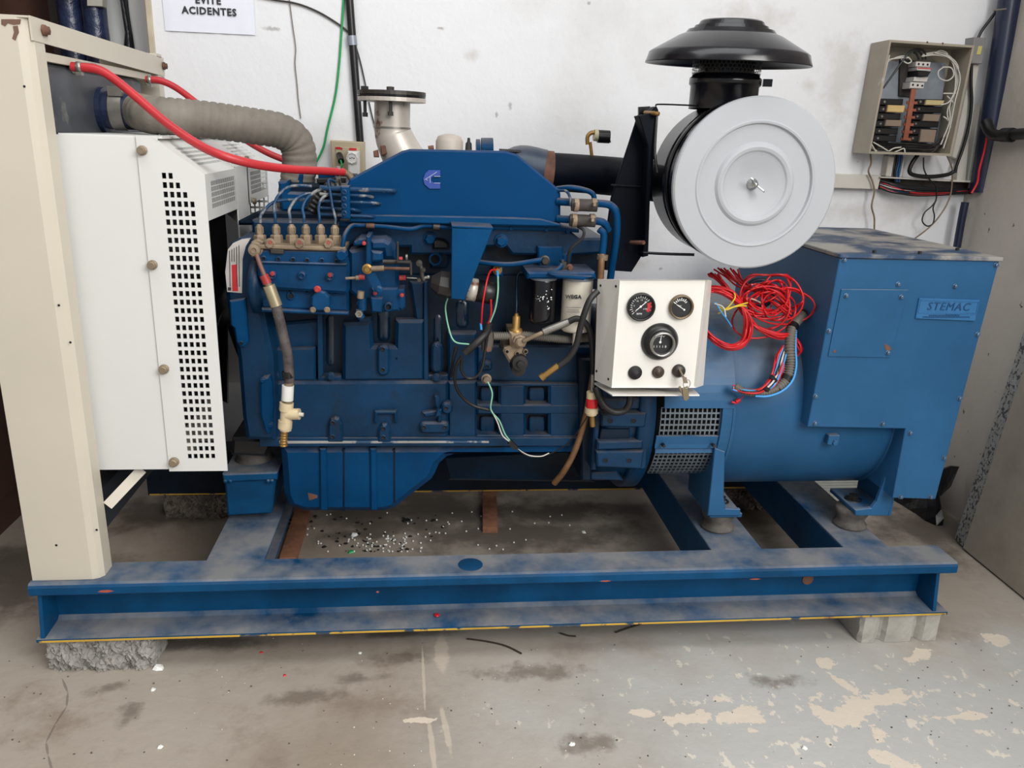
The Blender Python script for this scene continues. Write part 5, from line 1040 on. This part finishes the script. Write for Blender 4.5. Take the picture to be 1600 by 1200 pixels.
# ------------------------------------------------------------------ things on the walls
YW = 3.02
sg = thing('paper_sign', 'white paper sign with black capitals taped high on the white wall', 'sign', at(328, 48, YW-.002))
m = MB(); a, c = at(258, 48, YW-.003), at(399, 48, YW-.003); nx_ = 12; vs = []
for i in range(nx_+1):
    for j in range(9): vs.append((a.x+(c.x-a.x)*i/nx_, YW-.003-.004*abs(math.sin(i*1.35+j*.25))*(.35+.65*(j < 3)), a.z+.4*j/8))
m.add(vs, [[i*9+j, i*9+9+j, i*9+10+j, i*9+j+1] for i in range(nx_) for j in range(8)], 0, True); m.build('paper_sheet', paper, sg)
text('ACIDENTES', at(327, 18, YW-.0095), .031, ink, sg, ext=.0004, bold=.0009); text('EVITE', at(325, 1, YW-.0095), .031, ink, sg, ext=.0004, bold=.0009)
cd = thing('black_conduit_pipe', 'black conduit pipe dropping down the white wall to the beige socket box', 'pipe', at(563, 222, YW-.02))
a, c = at(563, 225, YW-.018), at(546, 0, YW-.018); m = MB(); tube3(m, [a, c, c+(c-a)*1.5], .0135, 0, 16); m.build('pipe_wall', black, cd)
m = MB(); p, q = at(549.5, 56, YW-.018), at(551, 71, YW-.018); tube3(m, [p, q], .0165, 0, 16); m.build('tape_wrap', galv, cd)
sb = thing('socket_box', 'beige socket box on the wall with a white adaptor and a black plug', 'socket', at(545, 275, YW-.02))
part('box_body', beige, ('516,219 569,222 570,276 519,275', YW-.055, YW, .004), parent=sb)
part('socket_plate', M('plate_beige', (200, 186, 156), .5), ('524,229 563,231 563,270 526,269', YW-.06, YW-.05, .002), parent=sb)
part('white_adaptor', M('adaptor_white', (236, 234, 230), .4), ('543,236 561,237 561,274 544,273', YW-.11, YW-.058, .006), parent=sb)
m = MB(); disc(m, 550, 247, YW-.112, [(9, -.002), (9, .004), (7.5, .005), (7, .002), (0, .002)], 8); oo = m.build('outlet_face', bpy.data.materials['adaptor_white'], sb)
m = MB()
for dx_ in (-3, 0, 3): disc(m, 550+dx_, 247+abs(dx_)*.3-.5, YW-.1141, [(1, 0), (.9, .0006), (0, .0006)], 8)
m.build('pin_hole', darkhole, oo)['kind'] = 'stuff'
part('red_label', rink, ('524,229.5 530,229.5 535,231 535,234 524,233', YW-.0612, YW-.06, 0), parent=sb); part('red_label', rink, ('546,231 557,231.5 557,235 545,235', YW-.0612, YW-.06, 0), parent=sb)
m = MB(); tube(m, [(530, 242, YW-.06), (533, 252, YW-.10)], 5, n=10); m.build('black_plug', black, sb)
def cable(name, label, cat, mat, L, r, grp=None, Yd=YW-.008, k=7):
    m = MB(); tube(m, [(p[0], p[1], p[2] if len(p) > 2 else Yd) for p in L], r, n=7, k=k); return tag(m.build(name, mat), label, cat, grp)
cable('green_cable', 'twisted green cable hanging on the wall beside the black conduit', 'cable', greenw, [(540, -60), (537, 0), (533, 60), (530, 100), (524, 150), (512, 200), (506, 228), (497, 248), (488, 262), (480, 275)], 1.8)
cable('green_cable', 'short green cable looping from the black plug', 'cable', greenw, [(532, 250, YW-.1), (534, 258, YW-.11), (530, 266, YW-.11), (528, 272, YW-.1)], 1.6)
cable('grey_cable', 'thin grey cable drooping from the upper left to the conduit clamp', 'cable', dsteel, [(400, -6), (430, 0), (465, 6), (500, 20), (535, 42), (547, 54)], 1.5)
cable('thin_cable', 'thin black cable running from the conduit clamp down behind the exhaust flange', 'cable', black, [(556, 71), (564, 100), (571, 132), (580, 175), (588, 205)], 1)
cable('wall_crack', 'hairline crack in the white wall above the grey hose, drawn as a thin tube', 'crack', rubber, [(451, -10), (454, 15), (458, 45), (462, 75), (461, 100), (464, 130), (466, 155), (470, 185)], .8)  # crack in the plaster, drawn as a thin raised tube
# fuse box
FB = thing('fuse_box', 'open beige fuse box full of breakers and copper bars on the wall at upper right', 'fuse box', at(1425, 242, YW-.06))
fo = [(1390, 62), (1523, 71), (1487, 244), (1357, 240)]; fi = [(1392.5, 66), (1519, 74.5), (1484, 240), (1360.5, 236.5)]; Yf, Yb = YW-.125, YW-.004
O = [at(x, y, Yf) for x, y in fo]; I_ = [at(x, y, Yf) for x, y in fi]; m = MB()
vs = O+I_+[Vector((p.x, Yb, p.z)) for p in O]+[Vector((p.x, Yb-.004, p.z)) for p in I_]; fs = []
for i in range(4):
    j = (i+1) % 4; fs += [[i, j, 4+j, 4+i], [j, i, 8+i, 8+j], [4+i, 4+j, 12+j, 12+i]]
m.add(vs, fs+[[12, 13, 14, 15]]); m.build('enclosure', fusebox, FB)
Yp = YW-.03
part('back_plate', galv, ('1385,95 1478,98 1466,230 1364,222', Yp, Yp+.006, .001), parent=FB)
part('main_breaker', M('breaker_white', (206, 200, 194), .45, var=.05), ('1432,96 1455,97 1453,105 1431,104', Yp-.06, Yp, .002), ('1433,105 1455,106 1454,111 1433,110', Yp-.066, Yp, .001), ('1429,120 1451,121 1448,128 1427,127', Yp-.062, Yp, .001), ('1423,128 1445,129 1443,138.5 1421.5,138', Yp-.06, Yp, .002), parent=FB, label='white three pole main breaker')
part('red_strip', rink, ('1434,105.5 1455,106.5 1455,108 1434,107', Yp-.0675, Yp-.06, 0), parent=FB)
part('toggle', black, ('1434,111 1455,112 1450,119.5 1434.5,119', Yp-.075, Yp, .002), parent=FB)
for x, y in ((1435.5, 100), (1442.5, 100.6), (1449.5, 101), (1426.5, 132.5), (1434, 133.2), (1441, 134)):
    m = MB(); disc(m, x, y, Yp-.0605, [(1.7, 0), (1.6, .0006), (0, .0006)], 10); m.build('terminal_hole', darkhole, FB)
part('side_gap', dsteel, ('1407,92 1432,95 1424,152 1405,150', Yp-.01, Yp, .001), parent=FB)
for i in range(6):
    y = 154+i*11.4; x = 1376-i*2.1
    part('breaker', black, ([(x, y), (x+36, y+.8), (x+34.5, y+10.4), (x-1.5, y+9.8)], Yp-.05, Yp, .002), parent=FB)
    x2 = 1433-i*2.4
    part('breaker', black, ([(x2, y+.6), (x2+42, y+1.6), (x2+40, y+11.2), (x2-1.6, y+10.4)], Yp-.05, Yp, .002), parent=FB)
    for xx in (x+6, x2+5):
        m = MB(); disc(m, xx, y+5, Yp-.0505, [(2, 0), (1.7, .002), (0, .002)], 10); m.build('terminal_screw', steel, FB)
    m = MB(); tube(m, [(x-6, y+7, Yp-.03), (x-1, y+6, Yp-.03)], 1.8, n=6); m.build('wire_end', yellow, FB)
for P, mt in (('1388,164 1415,165 1412,176 1386,175', M('label_tan', (206, 176, 118), .5)), ('1385,187 1410,188 1408,198 1383,197', M('label_brown', (138, 120, 104), .5)), ('1448,156 1476,157 1474,165 1446,164', M('label_yellow', (196, 178, 130), .5)), ('1445,178 1470,179 1467,190 1442,189', bpy.data.materials['label_brown']), ('1440,202 1464,203 1460,223 1437,222', bpy.data.materials['label_brown'])):
    part('breaker_label', mt, (P, Yp-.06, Yp-.04, .002), parent=FB)
m = MB(); prism(m, '1425,139 1432,139 1419,219 1411,219', Yp-.075, Yp-.068, .001)
for i in range(6):
    y = 158+i*11.4; x = 1423-i*1.9; prism(m, [(x-5, y), (x+11, y+.5), (x+10.6, y+5), (x-5.4, y+4.5)], Yp-.068, Yp-.062, .001)
m.build('copper_busbar', copper, FB)
for i, L in enumerate(([(1447, 93), (1444, 80), (1432, 77), (1420, 82), (1408, 98), (1382, 135)], [(1442, 93), (1438, 82), (1428, 79), (1416, 88), (1400, 110), (1380, 138)], [(1436, 93), (1432, 84), (1428, 82)])):
    m = MB(); tube(m, [(x, y, Yp-.06) for x, y in L], 1.5, n=6); m.build('black_wire', black, FB)
for i, L in enumerate(([(1383, 118), (1384, 100), (1400, 90), (1415, 88), (1424, 95), (1418, 99), (1408, 93)], [(1440, 86), (1460, 84), (1480, 88), (1494, 98), (1498, 115), (1494, 140), (1480, 175), (1488, 205), (1480, 225)], [(1440, 88), (1462, 86), (1484, 92), (1492, 112), (1492, 140), (1484, 165), (1484, 190), (1474, 215)], [(1472, 105), (1486, 106), (1490, 118), (1480, 126), (1468, 122), (1466, 112), (1474, 105)], [(1458, 84), (1470, 79), (1480, 84), (1476, 90)], [(1474, 146), (1495, 146)], [(1390, 86), (1384, 110), (1376, 150), (1366, 195), (1362, 228), (1370, 236)], [(1470, 164), (1482, 160), (1490, 148)], [(1474, 182), (1482, 190), (1486, 212)], [(1380, 122), (1376, 104), (1388, 94), (1402, 91), (1420, 90)], [(1384, 98), (1376, 126), (1370, 165), (1362, 205), (1359, 232)], [(1460, 82), (1482, 90), (1496, 106), (1500, 126), (1492, 160), (1484, 200), (1474, 232)], [(1444, 84), (1470, 82), (1490, 95), (1495, 125), (1488, 165), (1478, 214)], [(1480, 150), (1490, 165), (1480, 200), (1470, 226)], [(1364, 222), (1378, 230), (1392, 238), (1402, 236), (1412, 232), (1414, 238)], [(1362, 226), (1370, 238), (1382, 240), (1396, 232), (1408, 230)])):
    m = MB(); tube(m, [(x, y, Yp-.055-.004*(i % 4)) for x, y in L], 1.1, n=6); m.build('white_wire', whitew, FB)
for i in range(9):
    m = MB(); y = 226+i*1.6; tube(m, [(1370, y-3, Yp-.03-.004*i), (1392, y+rr.uniform(-2, 3), Yp-.03-.005*i), (1425, y+rr.uniform(-2, 3), Yp-.04), (1455, y+rr.uniform(-3, 2), Yp-.04), (1476, y-6-rr.uniform(0, 18), Yp-.04)], 1.4, n=6); m.build('tail_wire', black if i % 4 else dsteel, FB)
for x, y in ((1449, 66), (1473, 68)):
    m = MB(); disc(m, x, y, Yf, [(1.6, -.001), (1.4, .001), (0, .001)], 8); m.build('rim_screw', rust, FB)
# trunking, pipes and cables round the fuse box
def wp_(name, label, cat, mat, polys, Y0, Y1, grp=None, bev=.002):
    m = MB()
    for P in polys: prism(m, P, Y0, Y1, bev)
    return tag(m.build(name, mat), label, cat, grp)
TR = thing('cable_trunking', 'white horizontal cable trunking under the fuse box, its right half open', 'trunking', at(1420, 300, YW-.02))
part('closed_length', trunk, ('1255,270 1377,274 1372,296 1250,292', YW-.035, YW, .002), parent=TR)
part('upper_lip', trunk, ('1377,276 1528,283 1527,286 1376,278', YW-.05, YW, .001), parent=TR); part('back_strip', dsteel, ('1376,278 1527,286 1521,304 1372,296', YW-.012, YW, .001), parent=TR)
for i in range(14):
    m = MB(); s_ = rr.uniform(0, 16); mt, nm = ((black, 'black_wire'), (redwire, 'red_wire'), (navypipe, 'navy_wire'), (black, 'black_wire'), (whitew, 'white_wire'), (M('dusty_blue_wire', (40, 90, 140), .5) if i == 5 else black, 'blue_wire'), (black, 'black_wire'))[i % 7]
    sag = rr.uniform(-2, 10)+(6 if mt == redwire else 0); tube(m, [(1375, 282+s_*.8, YW-.03), (1395, 286+s_+sag*.5, YW-.05), (1425, 290+s_*.9+sag, YW-.055), (1460, 292+s_*.7+sag, YW-.055), (1495, 295+s_*.5+sag*.4, YW-.05), (1523, 296+s_*.4, YW-.04)], rr.uniform(1.4, 2.4), n=6); m.build(nm, mt, TR)
wp_('vertical_trunking', 'short white upright trunking between fuse box and open trunking', 'trunking', trunk, ('1389,244 1398,245 1393,276 1384,275', '1412,246 1414,246 1409,277 1406,277'), YW-.04, YW)
for i, (x, nm_, lb_) in enumerate(((1400, 'black_cable', 'black cable dropping through the short upright trunking'), (1403, 'blue_cable', 'blue cable in the short upright trunking, beside the black one'), (1407, 'blue_cable', 'blue cable against the right side of the short upright trunking'))): cable(nm_, lb_, 'cable', bpy.data.materials['dusty_blue_wire'] if i else black, [(x+2, 240), (x+1, 255), (x-2, 268), (x-2, 284)], 2, 'cables in the short trunking', YW-.03)
cable('black_cable', 'thick black cable curling out under the fuse box into the trunking', 'cable', black, [(1434, 242), (1425, 255), (1421, 268), (1430, 274), (1455, 276), (1480, 273), (1490, 268)], 3.2, None, YW-.06)
wp_('upright_trunking', 'tall white upright trunking right of the fuse box', 'trunking', trunk, ('1519,100 1530,101 1518,180 1509,283 1495,282 1498,250 1488,245', '1531,162 1533,163 1519,284 1512,284'), YW-.03, YW)
cable('black_cable', 'black cable running down the upright trunking from the small grey box', 'cable', black, [(1518, 100), (1517, 130), (1518, 160), (1514, 195), (1505, 230), (1495, 258), (1492, 270)], 2.6, None, YW-.045)
wp_('junction_box', 'small grey box with a yellow sticker between fuse box and dark pipe', 'box', M('junction_grey', (138, 136, 136), .5), ('1522,58 1541,59 1535,100 1518,99',), YW-.05, YW)
jb = bpy.data.objects['junction_box']; jb_s = MB(); prism(jb_s, '1529,72 1535,72 1532,85 1526,85', YW-.0515, YW-.05, 0); jb_s.build('sticker', M('sticker_yellow', (206, 196, 110), .5), jb, label='yellow sticker')
NP = thing('navy_pipe', 'thick dark blue pipe in the corner beside the fuse box', 'pipe', (2.06, 2.95, 1.2))
a, c = at(1531, 300, 2.95), at(1577, 0, 2.95); m = MB(); tube3(m, [a, c, c+(c-a)], .037, 0, 22); m.build('pipe_wall', navypipe, NP)
m = MB(); a2, c2_ = at(1536, 300, 2.9), at(1590, 0, 2.9); a2.x = c2_.x = WX-.03; 
p = at(1565, 15, 2.9); tube(m, [(1551, 16, 2.9), (1572, 14, 2.9)], 1.5); m.build('tie_wire', steel, NP)
cable('black_cable', 'black cable slanting from the dark corner pipe to the small grey box', 'cable', black, [(1556, 18), (1546, 32), (1534, 48), (1528, 60)], 2.4, None, YW-.03)
BE = thing('elbow_pipe', 'dark pipe elbow with a coupling running out along the right wall', 'pipe', (2.06, 2.8, 1.25))
xw = WX-.03
m = MB(); tube3(m, spline([atX(1540, 190, 2.07), atX(1548, 207, 2.075), atX(1562, 212, 2.08), atX(1600, 209, 2.085), atX(1680, 205, 2.085)], 6), .02, 0, 14); m.build('pipe_wall', black, BE)
m = MB(); tube3(m, [atX(1567, 211, 2.08), atX(1582, 211, 2.08)], .025, 0, 14); m.build('coupling', black, BE)
cable('red_cable', 'red cable running down the dark corner pipe to the trunking', 'cable', redwire, [(1543, 210), (1538, 235), (1530, 265), (1527, 285), (1518, 302)], 1.8, None, 2.9)
cable('black_pipe', 'thin dark pipe stub in the corner below the trunking', 'pipe', navypipe, [(1508, 316), (1503, 340), (1495, 386), (1486, 440)], 6, None, 2.95)
cable('loose_wire', 'pale loose wire with tape hanging left under the fuse box', 'wire', tan, [(1360, 240), (1361, 255), (1357, 268), (1363, 283), (1366, 300), (1362, 322), (1366, 340), (1366, 360)], 1.4, None, YW-.05)
cable('loose_wire', 'pale loose wire hanging from the right corner of the fuse box', 'wire', tan, [(1478, 240), (1486, 258), (1488, 270), (1486, 300), (1478, 322), (1462, 345), (1445, 361), (1430, 372)], 1.2, None, YW-.06)
cable('loose_wire', 'dark loose wire tied in a small loop below the open trunking', 'wire', black, [(1443, 246), (1444, 265), (1452, 280), (1462, 290), (1463, 310), (1456, 322), (1445, 332), (1441, 345), (1448, 353), (1457, 350), (1460, 338), (1458, 325), (1463, 312)], 1.1, None, YW-.06)
# ------------------------------------------------------------------ doorway at the upper left
for nm, lab, cat, mat, x0, x1, Yq, top in (('wrapped_roll', 'dark film wrapped roll left of the one with a paper label, behind the radiator', 'roll', navywrap, 92, 131, 3.3, 1), ('wrapped_roll', 'dark film wrapped roll with a paper label behind the radiator', 'roll', navywrap, 131, 169, 3.28, 1)):
    p0, p1 = at(x0, 40, Yq), at(x1, 40, Yq); r = (p1.x-p0.x)/2; m = MB(); prof = [(0, 0), (r, 0)]+[(r*(1+.04*math.sin(i*2.1)), .05+i*.12) for i in range(20)]+[(0, 2.4)]
    lathe(m, ((p0.x+p1.x)/2, Yq, 0), (0, 0, 1), prof, 22); o = m.build(nm, mat); tag(o, lab, cat, 'film wrapped rolls in the doorway')
    if x0 == 131: part('paper_label', M('label_paper', (176, 172, 160), .7), ('135,-30 160,-30 160,10 136,9', Yq-r-.012, Yq-r+.03, .001), parent=o)
for lab, x0, x1, Yq in (('white board standing left of the black plastic strip in the doorway', 168, 196, 3.32), ('wide white board standing right of the black plastic strip in the doorway', 203, 243, 3.26)):
    p0, p1 = at(x0, 40, Yq), at(x1, 40, Yq); m = MB(); box(m, p0.x, p1.x, Yq, Yq+.03, 0, 2.2, b=.003); tag(m.build('white_board', M('board_white', (206, 206, 204), .5, var=.03) if x0 == 168 else bpy.data.materials['board_white']), lab, 'board')
m = MB(); vs = []; Yq = 3.25
for i in range(24):
    z = .0+i*.1; w_ = .018+.008*math.sin(i*1.7); xm = at(198, 40, Yq).x+.004*math.sin(i*2.3); vs += [(xm-w_, Yq, z), (xm, Yq-.02-.01*math.sin(i*1.1), z), (xm+w_, Yq, z), (xm, Yq+.015, z)]
m.add(vs, [[4*i+j, 4*i+(j+1) % 4, 4*i+4+(j+1) % 4, 4*i+4+j] for i in range(23) for j in range(4)]+[[3, 2, 1, 0], [92, 93, 94, 95]], 0, True); tag(m.build('plastic_strip', bag), 'crinkled black plastic strip between the two white boards', 'plastic')
# ------------------------------------------------------------------ right hand side: leaning slab, bag
m = MB(); b0, b1 = Vector((2.0, 2.42, .005)), Vector((1.965, 1.4, .005)); up_ = Vector((.10, .0, .95)); th = Vector((.03, 0, 0))
sheet(m, [b0, b1, b1+up_, b0+up_], -.028); o = m.build('stone_slab', slabm); tag(o, 'stone slab leaning on the right wall with its plain back outwards', 'slab')
m = MB(); e = Vector((.010, .072, 0)); sheet(m, [b0+e, b0+Vector((-.002, .001, 0)), b0+up_+Vector((-.002, .001, 0)), b0+e+up_], -.02); m.build('granite_edge', granite, o, label='speckled granite edge strip')
m = MB(); rb = random.Random(4); vs = []
c = Vector((2.02, 2.79, 0)); NU, NV = 20, 8
for i in range(NU):
    a = i*6.28318/NU
    for j in range(NV+1):
        t = j/NV; rr_ = (1-t**1.6)*(.13+.03*math.sin(a*3+1))*(1+.22*(rb.random()-.5)); vs.append((min(WX-.006, c.x+math.cos(a)*rr_*.55), c.y+math.sin(a)*rr_*1.15, .001+.16*math.sin(t*1.5)*(1+.2*(rb.random()-.5))))
m.add(vs, [[i*(NV+1)+j, ((i+1) % NU)*(NV+1)+j, ((i+1) % NU)*(NV+1)+j+1, i*(NV+1)+j+1] for i in range(NU) for j in range(NV)], 0, False)
tag(m.build('plastic_bag', bag), 'crumpled black plastic bag on the floor behind the terminal box', 'bag')
m = MB(); p = [at(1478, 705, 2.66), at(1499, 729, 2.68), at(1486, 760, 2.66), at(1470, 775, 2.62), at(1470, 735, 2.64)]
sheet(m, [p[4], p[3], p[2], p[1], at(1488, 728, 2.66)], .01); m.build('bag_ear', bag, bpy.data.objects['plastic_bag'])
DG = thing('floor_grille', 'pale ribbed floor grille behind the cross beams near the back wall', 'grille', (1.75, 2.95, 0))
for i in range(7):
    m = MB(); y = 2.84+i*.026; box(m, 1.62, 1.9, y, y+.014, .0, .014, b=.002); m.build('slat', M('grille_pale', (176, 178, 170), .6) if i == 0 else bpy.data.materials['grille_pale'], DG)
# ------------------------------------------------------------------ litter on the floor
rr = random.Random(21)
def chunk(m, p, r, fl=.6):
    vs = []
    for i in range(6):
        a = i*1.047+rr.random()*.5; vs.append((p.x+math.cos(a)*r*rr.uniform(.6, 1.2), p.y+math.sin(a)*r*rr.uniform(.6, 1.2), .001))
    t = [(p.x+(v[0]-p.x)*.6, p.y+(v[1]-p.y)*.6, .001+r*fl*rr.uniform(.7, 1.3)) for v in vs]
    m.add(vs+t, [[i, (i+1) % 6, 6+(i+1) % 6, 6+i] for i in range(6)]+[[6, 7, 8, 9, 10, 11]])
m = MB()
for i in range(110):
    x, y = (rr.gauss(600, 35), rr.gauss(850, 10)) if i < 62 else (rr.uniform(470, 900), rr.uniform(800, 862)); p = atZ(x, min(863, y), 0)
    lathe(m, (p.x, p.y, .0), (0, 0, 1), [(0, 0), (.0028, .0012), (.0036, .0035), (.0028, .006), (0, .007)], 6)
o = m.build('foam_beads', cyan, kind='stuff'); tag(o, 'white foam beads scattered on the floor under the engine', 'litter')
m = MB()
for i in range(70):
    p = atZ(rr.gauss(590, 45), min(862, rr.gauss(845, 12)), 0) if i < 45 else atZ(rr.uniform(440, 700), rr.uniform(805, 830), 0); chunk(m, p, rr.uniform(.003, .009), .4)
o = m.build('dark_debris', M('debris_dark', (34, 30, 28), .9), kind='stuff'); tag(o, 'dark oily crumbs on the floor under the engine', 'litter')
m = MB()
for i in range(130): p = atZ(rr.uniform(0, 1600), rr.uniform(1000, 1200), 0); chunk(m, p, rr.uniform(.0012, .0032), .5)
o = m.build('grit', M('grit_grey', (96, 86, 76), .9), kind='stuff'); tag(o, 'small dark grit scattered over the open floor', 'litter')
m = MB()
for i in range(70): p = atZ(rr.uniform(300, 1600), rr.uniform(985, 1200), 0); chunk(m, p, rr.uniform(.001, .0026), .3)
o = m.build('paint_flakes', M('flake_white', (224, 220, 212), .8), kind='stuff'); tag(o, 'small pale paint flakes scattered over the open floor', 'litter')
for px, py, r, lab in ((249, 1045, .017, 'white plaster chip beside the rough front left block'), (239, 1078, .007, 'tiny white chip on the floor below the rough block'), (553, 837, .014, 'crumpled white scrap under the oil pan'), (894, 1164, .009, 'white chip lying on a brown stain of the front floor'), (1257, 1170, .008, 'white chip on the bare front right floor'), (562, 1021, .006, 'small white chip under the middle of the front beam'), (250, 1168, .008, 'flat white chip on the front left floor'), (912, 832, .010, 'white paper scrap on the floor inside the skid')):
    m = MB(); chunk(m, atZ(px, py, 0), r, .5); tag(m.build('white_chip', cyan), lab, 'chip', 'white chips on the floor')
m = MB(); chunk(m, atZ(548, 863, 0), .016, .3); tag(m.build('green_scrap', greenw), 'green plastic scrap on the floor behind the front beam', 'scrap')
for px, py, lab in ((408, 1020, 'red chip left on the floor before the front beam'), (445, 1056, 'red chip lower on the floor before the front beam')):
    m = MB(); chunk(m, atZ(px, py, 0), .006, .3); tag(m.build('red_chip', redwire), lab, 'chip', 'red chips on the floor')
m = MB(); p = at(682, 945, 1.93); p.z = .115; chunk(m, Vector((p.x, 1.93, 0)), .01, .3); m.v = [(x, y, z+.114) for x, y, z in m.v]; tag(m.build('red_chip', redwire), 'red chip lying on the lower lip of the front beam', 'chip', 'red chips on the floor')
for L, lab in (([(730, 998), (760, 1002), (790, 1009), (815, 1021)], 'long bent twig on the floor before the middle of the beam'), ([(962, 988), (985, 980), (1010, 972)], 'straight dark stick poking out from under the front beam'), ([(875, 989), (888, 993), (900, 994)], 'short dark twig on the floor before the beam')):
    m = MB(); P = [atZ(x, y, .004) for x, y in L]; tube3(m, spline(P, 5), .0024, 0, 6); tag(m.build('twig', M('twig_brown', (58, 46, 38), .9) if 'twig_brown' not in bpy.data.materials else bpy.data.materials['twig_brown']), lab, 'twig', 'twigs on the floor')
m = MB(); lathe(m, atZ(635, 814, 0), (0, 0, 1), [(.016, 0), (.017, .003), (.012, .006), (.010, .004), (0, .004)], 18); tag(m.build('metal_cap', dsteel), 'small round metal cap on the floor under the oil pan', 'cap')
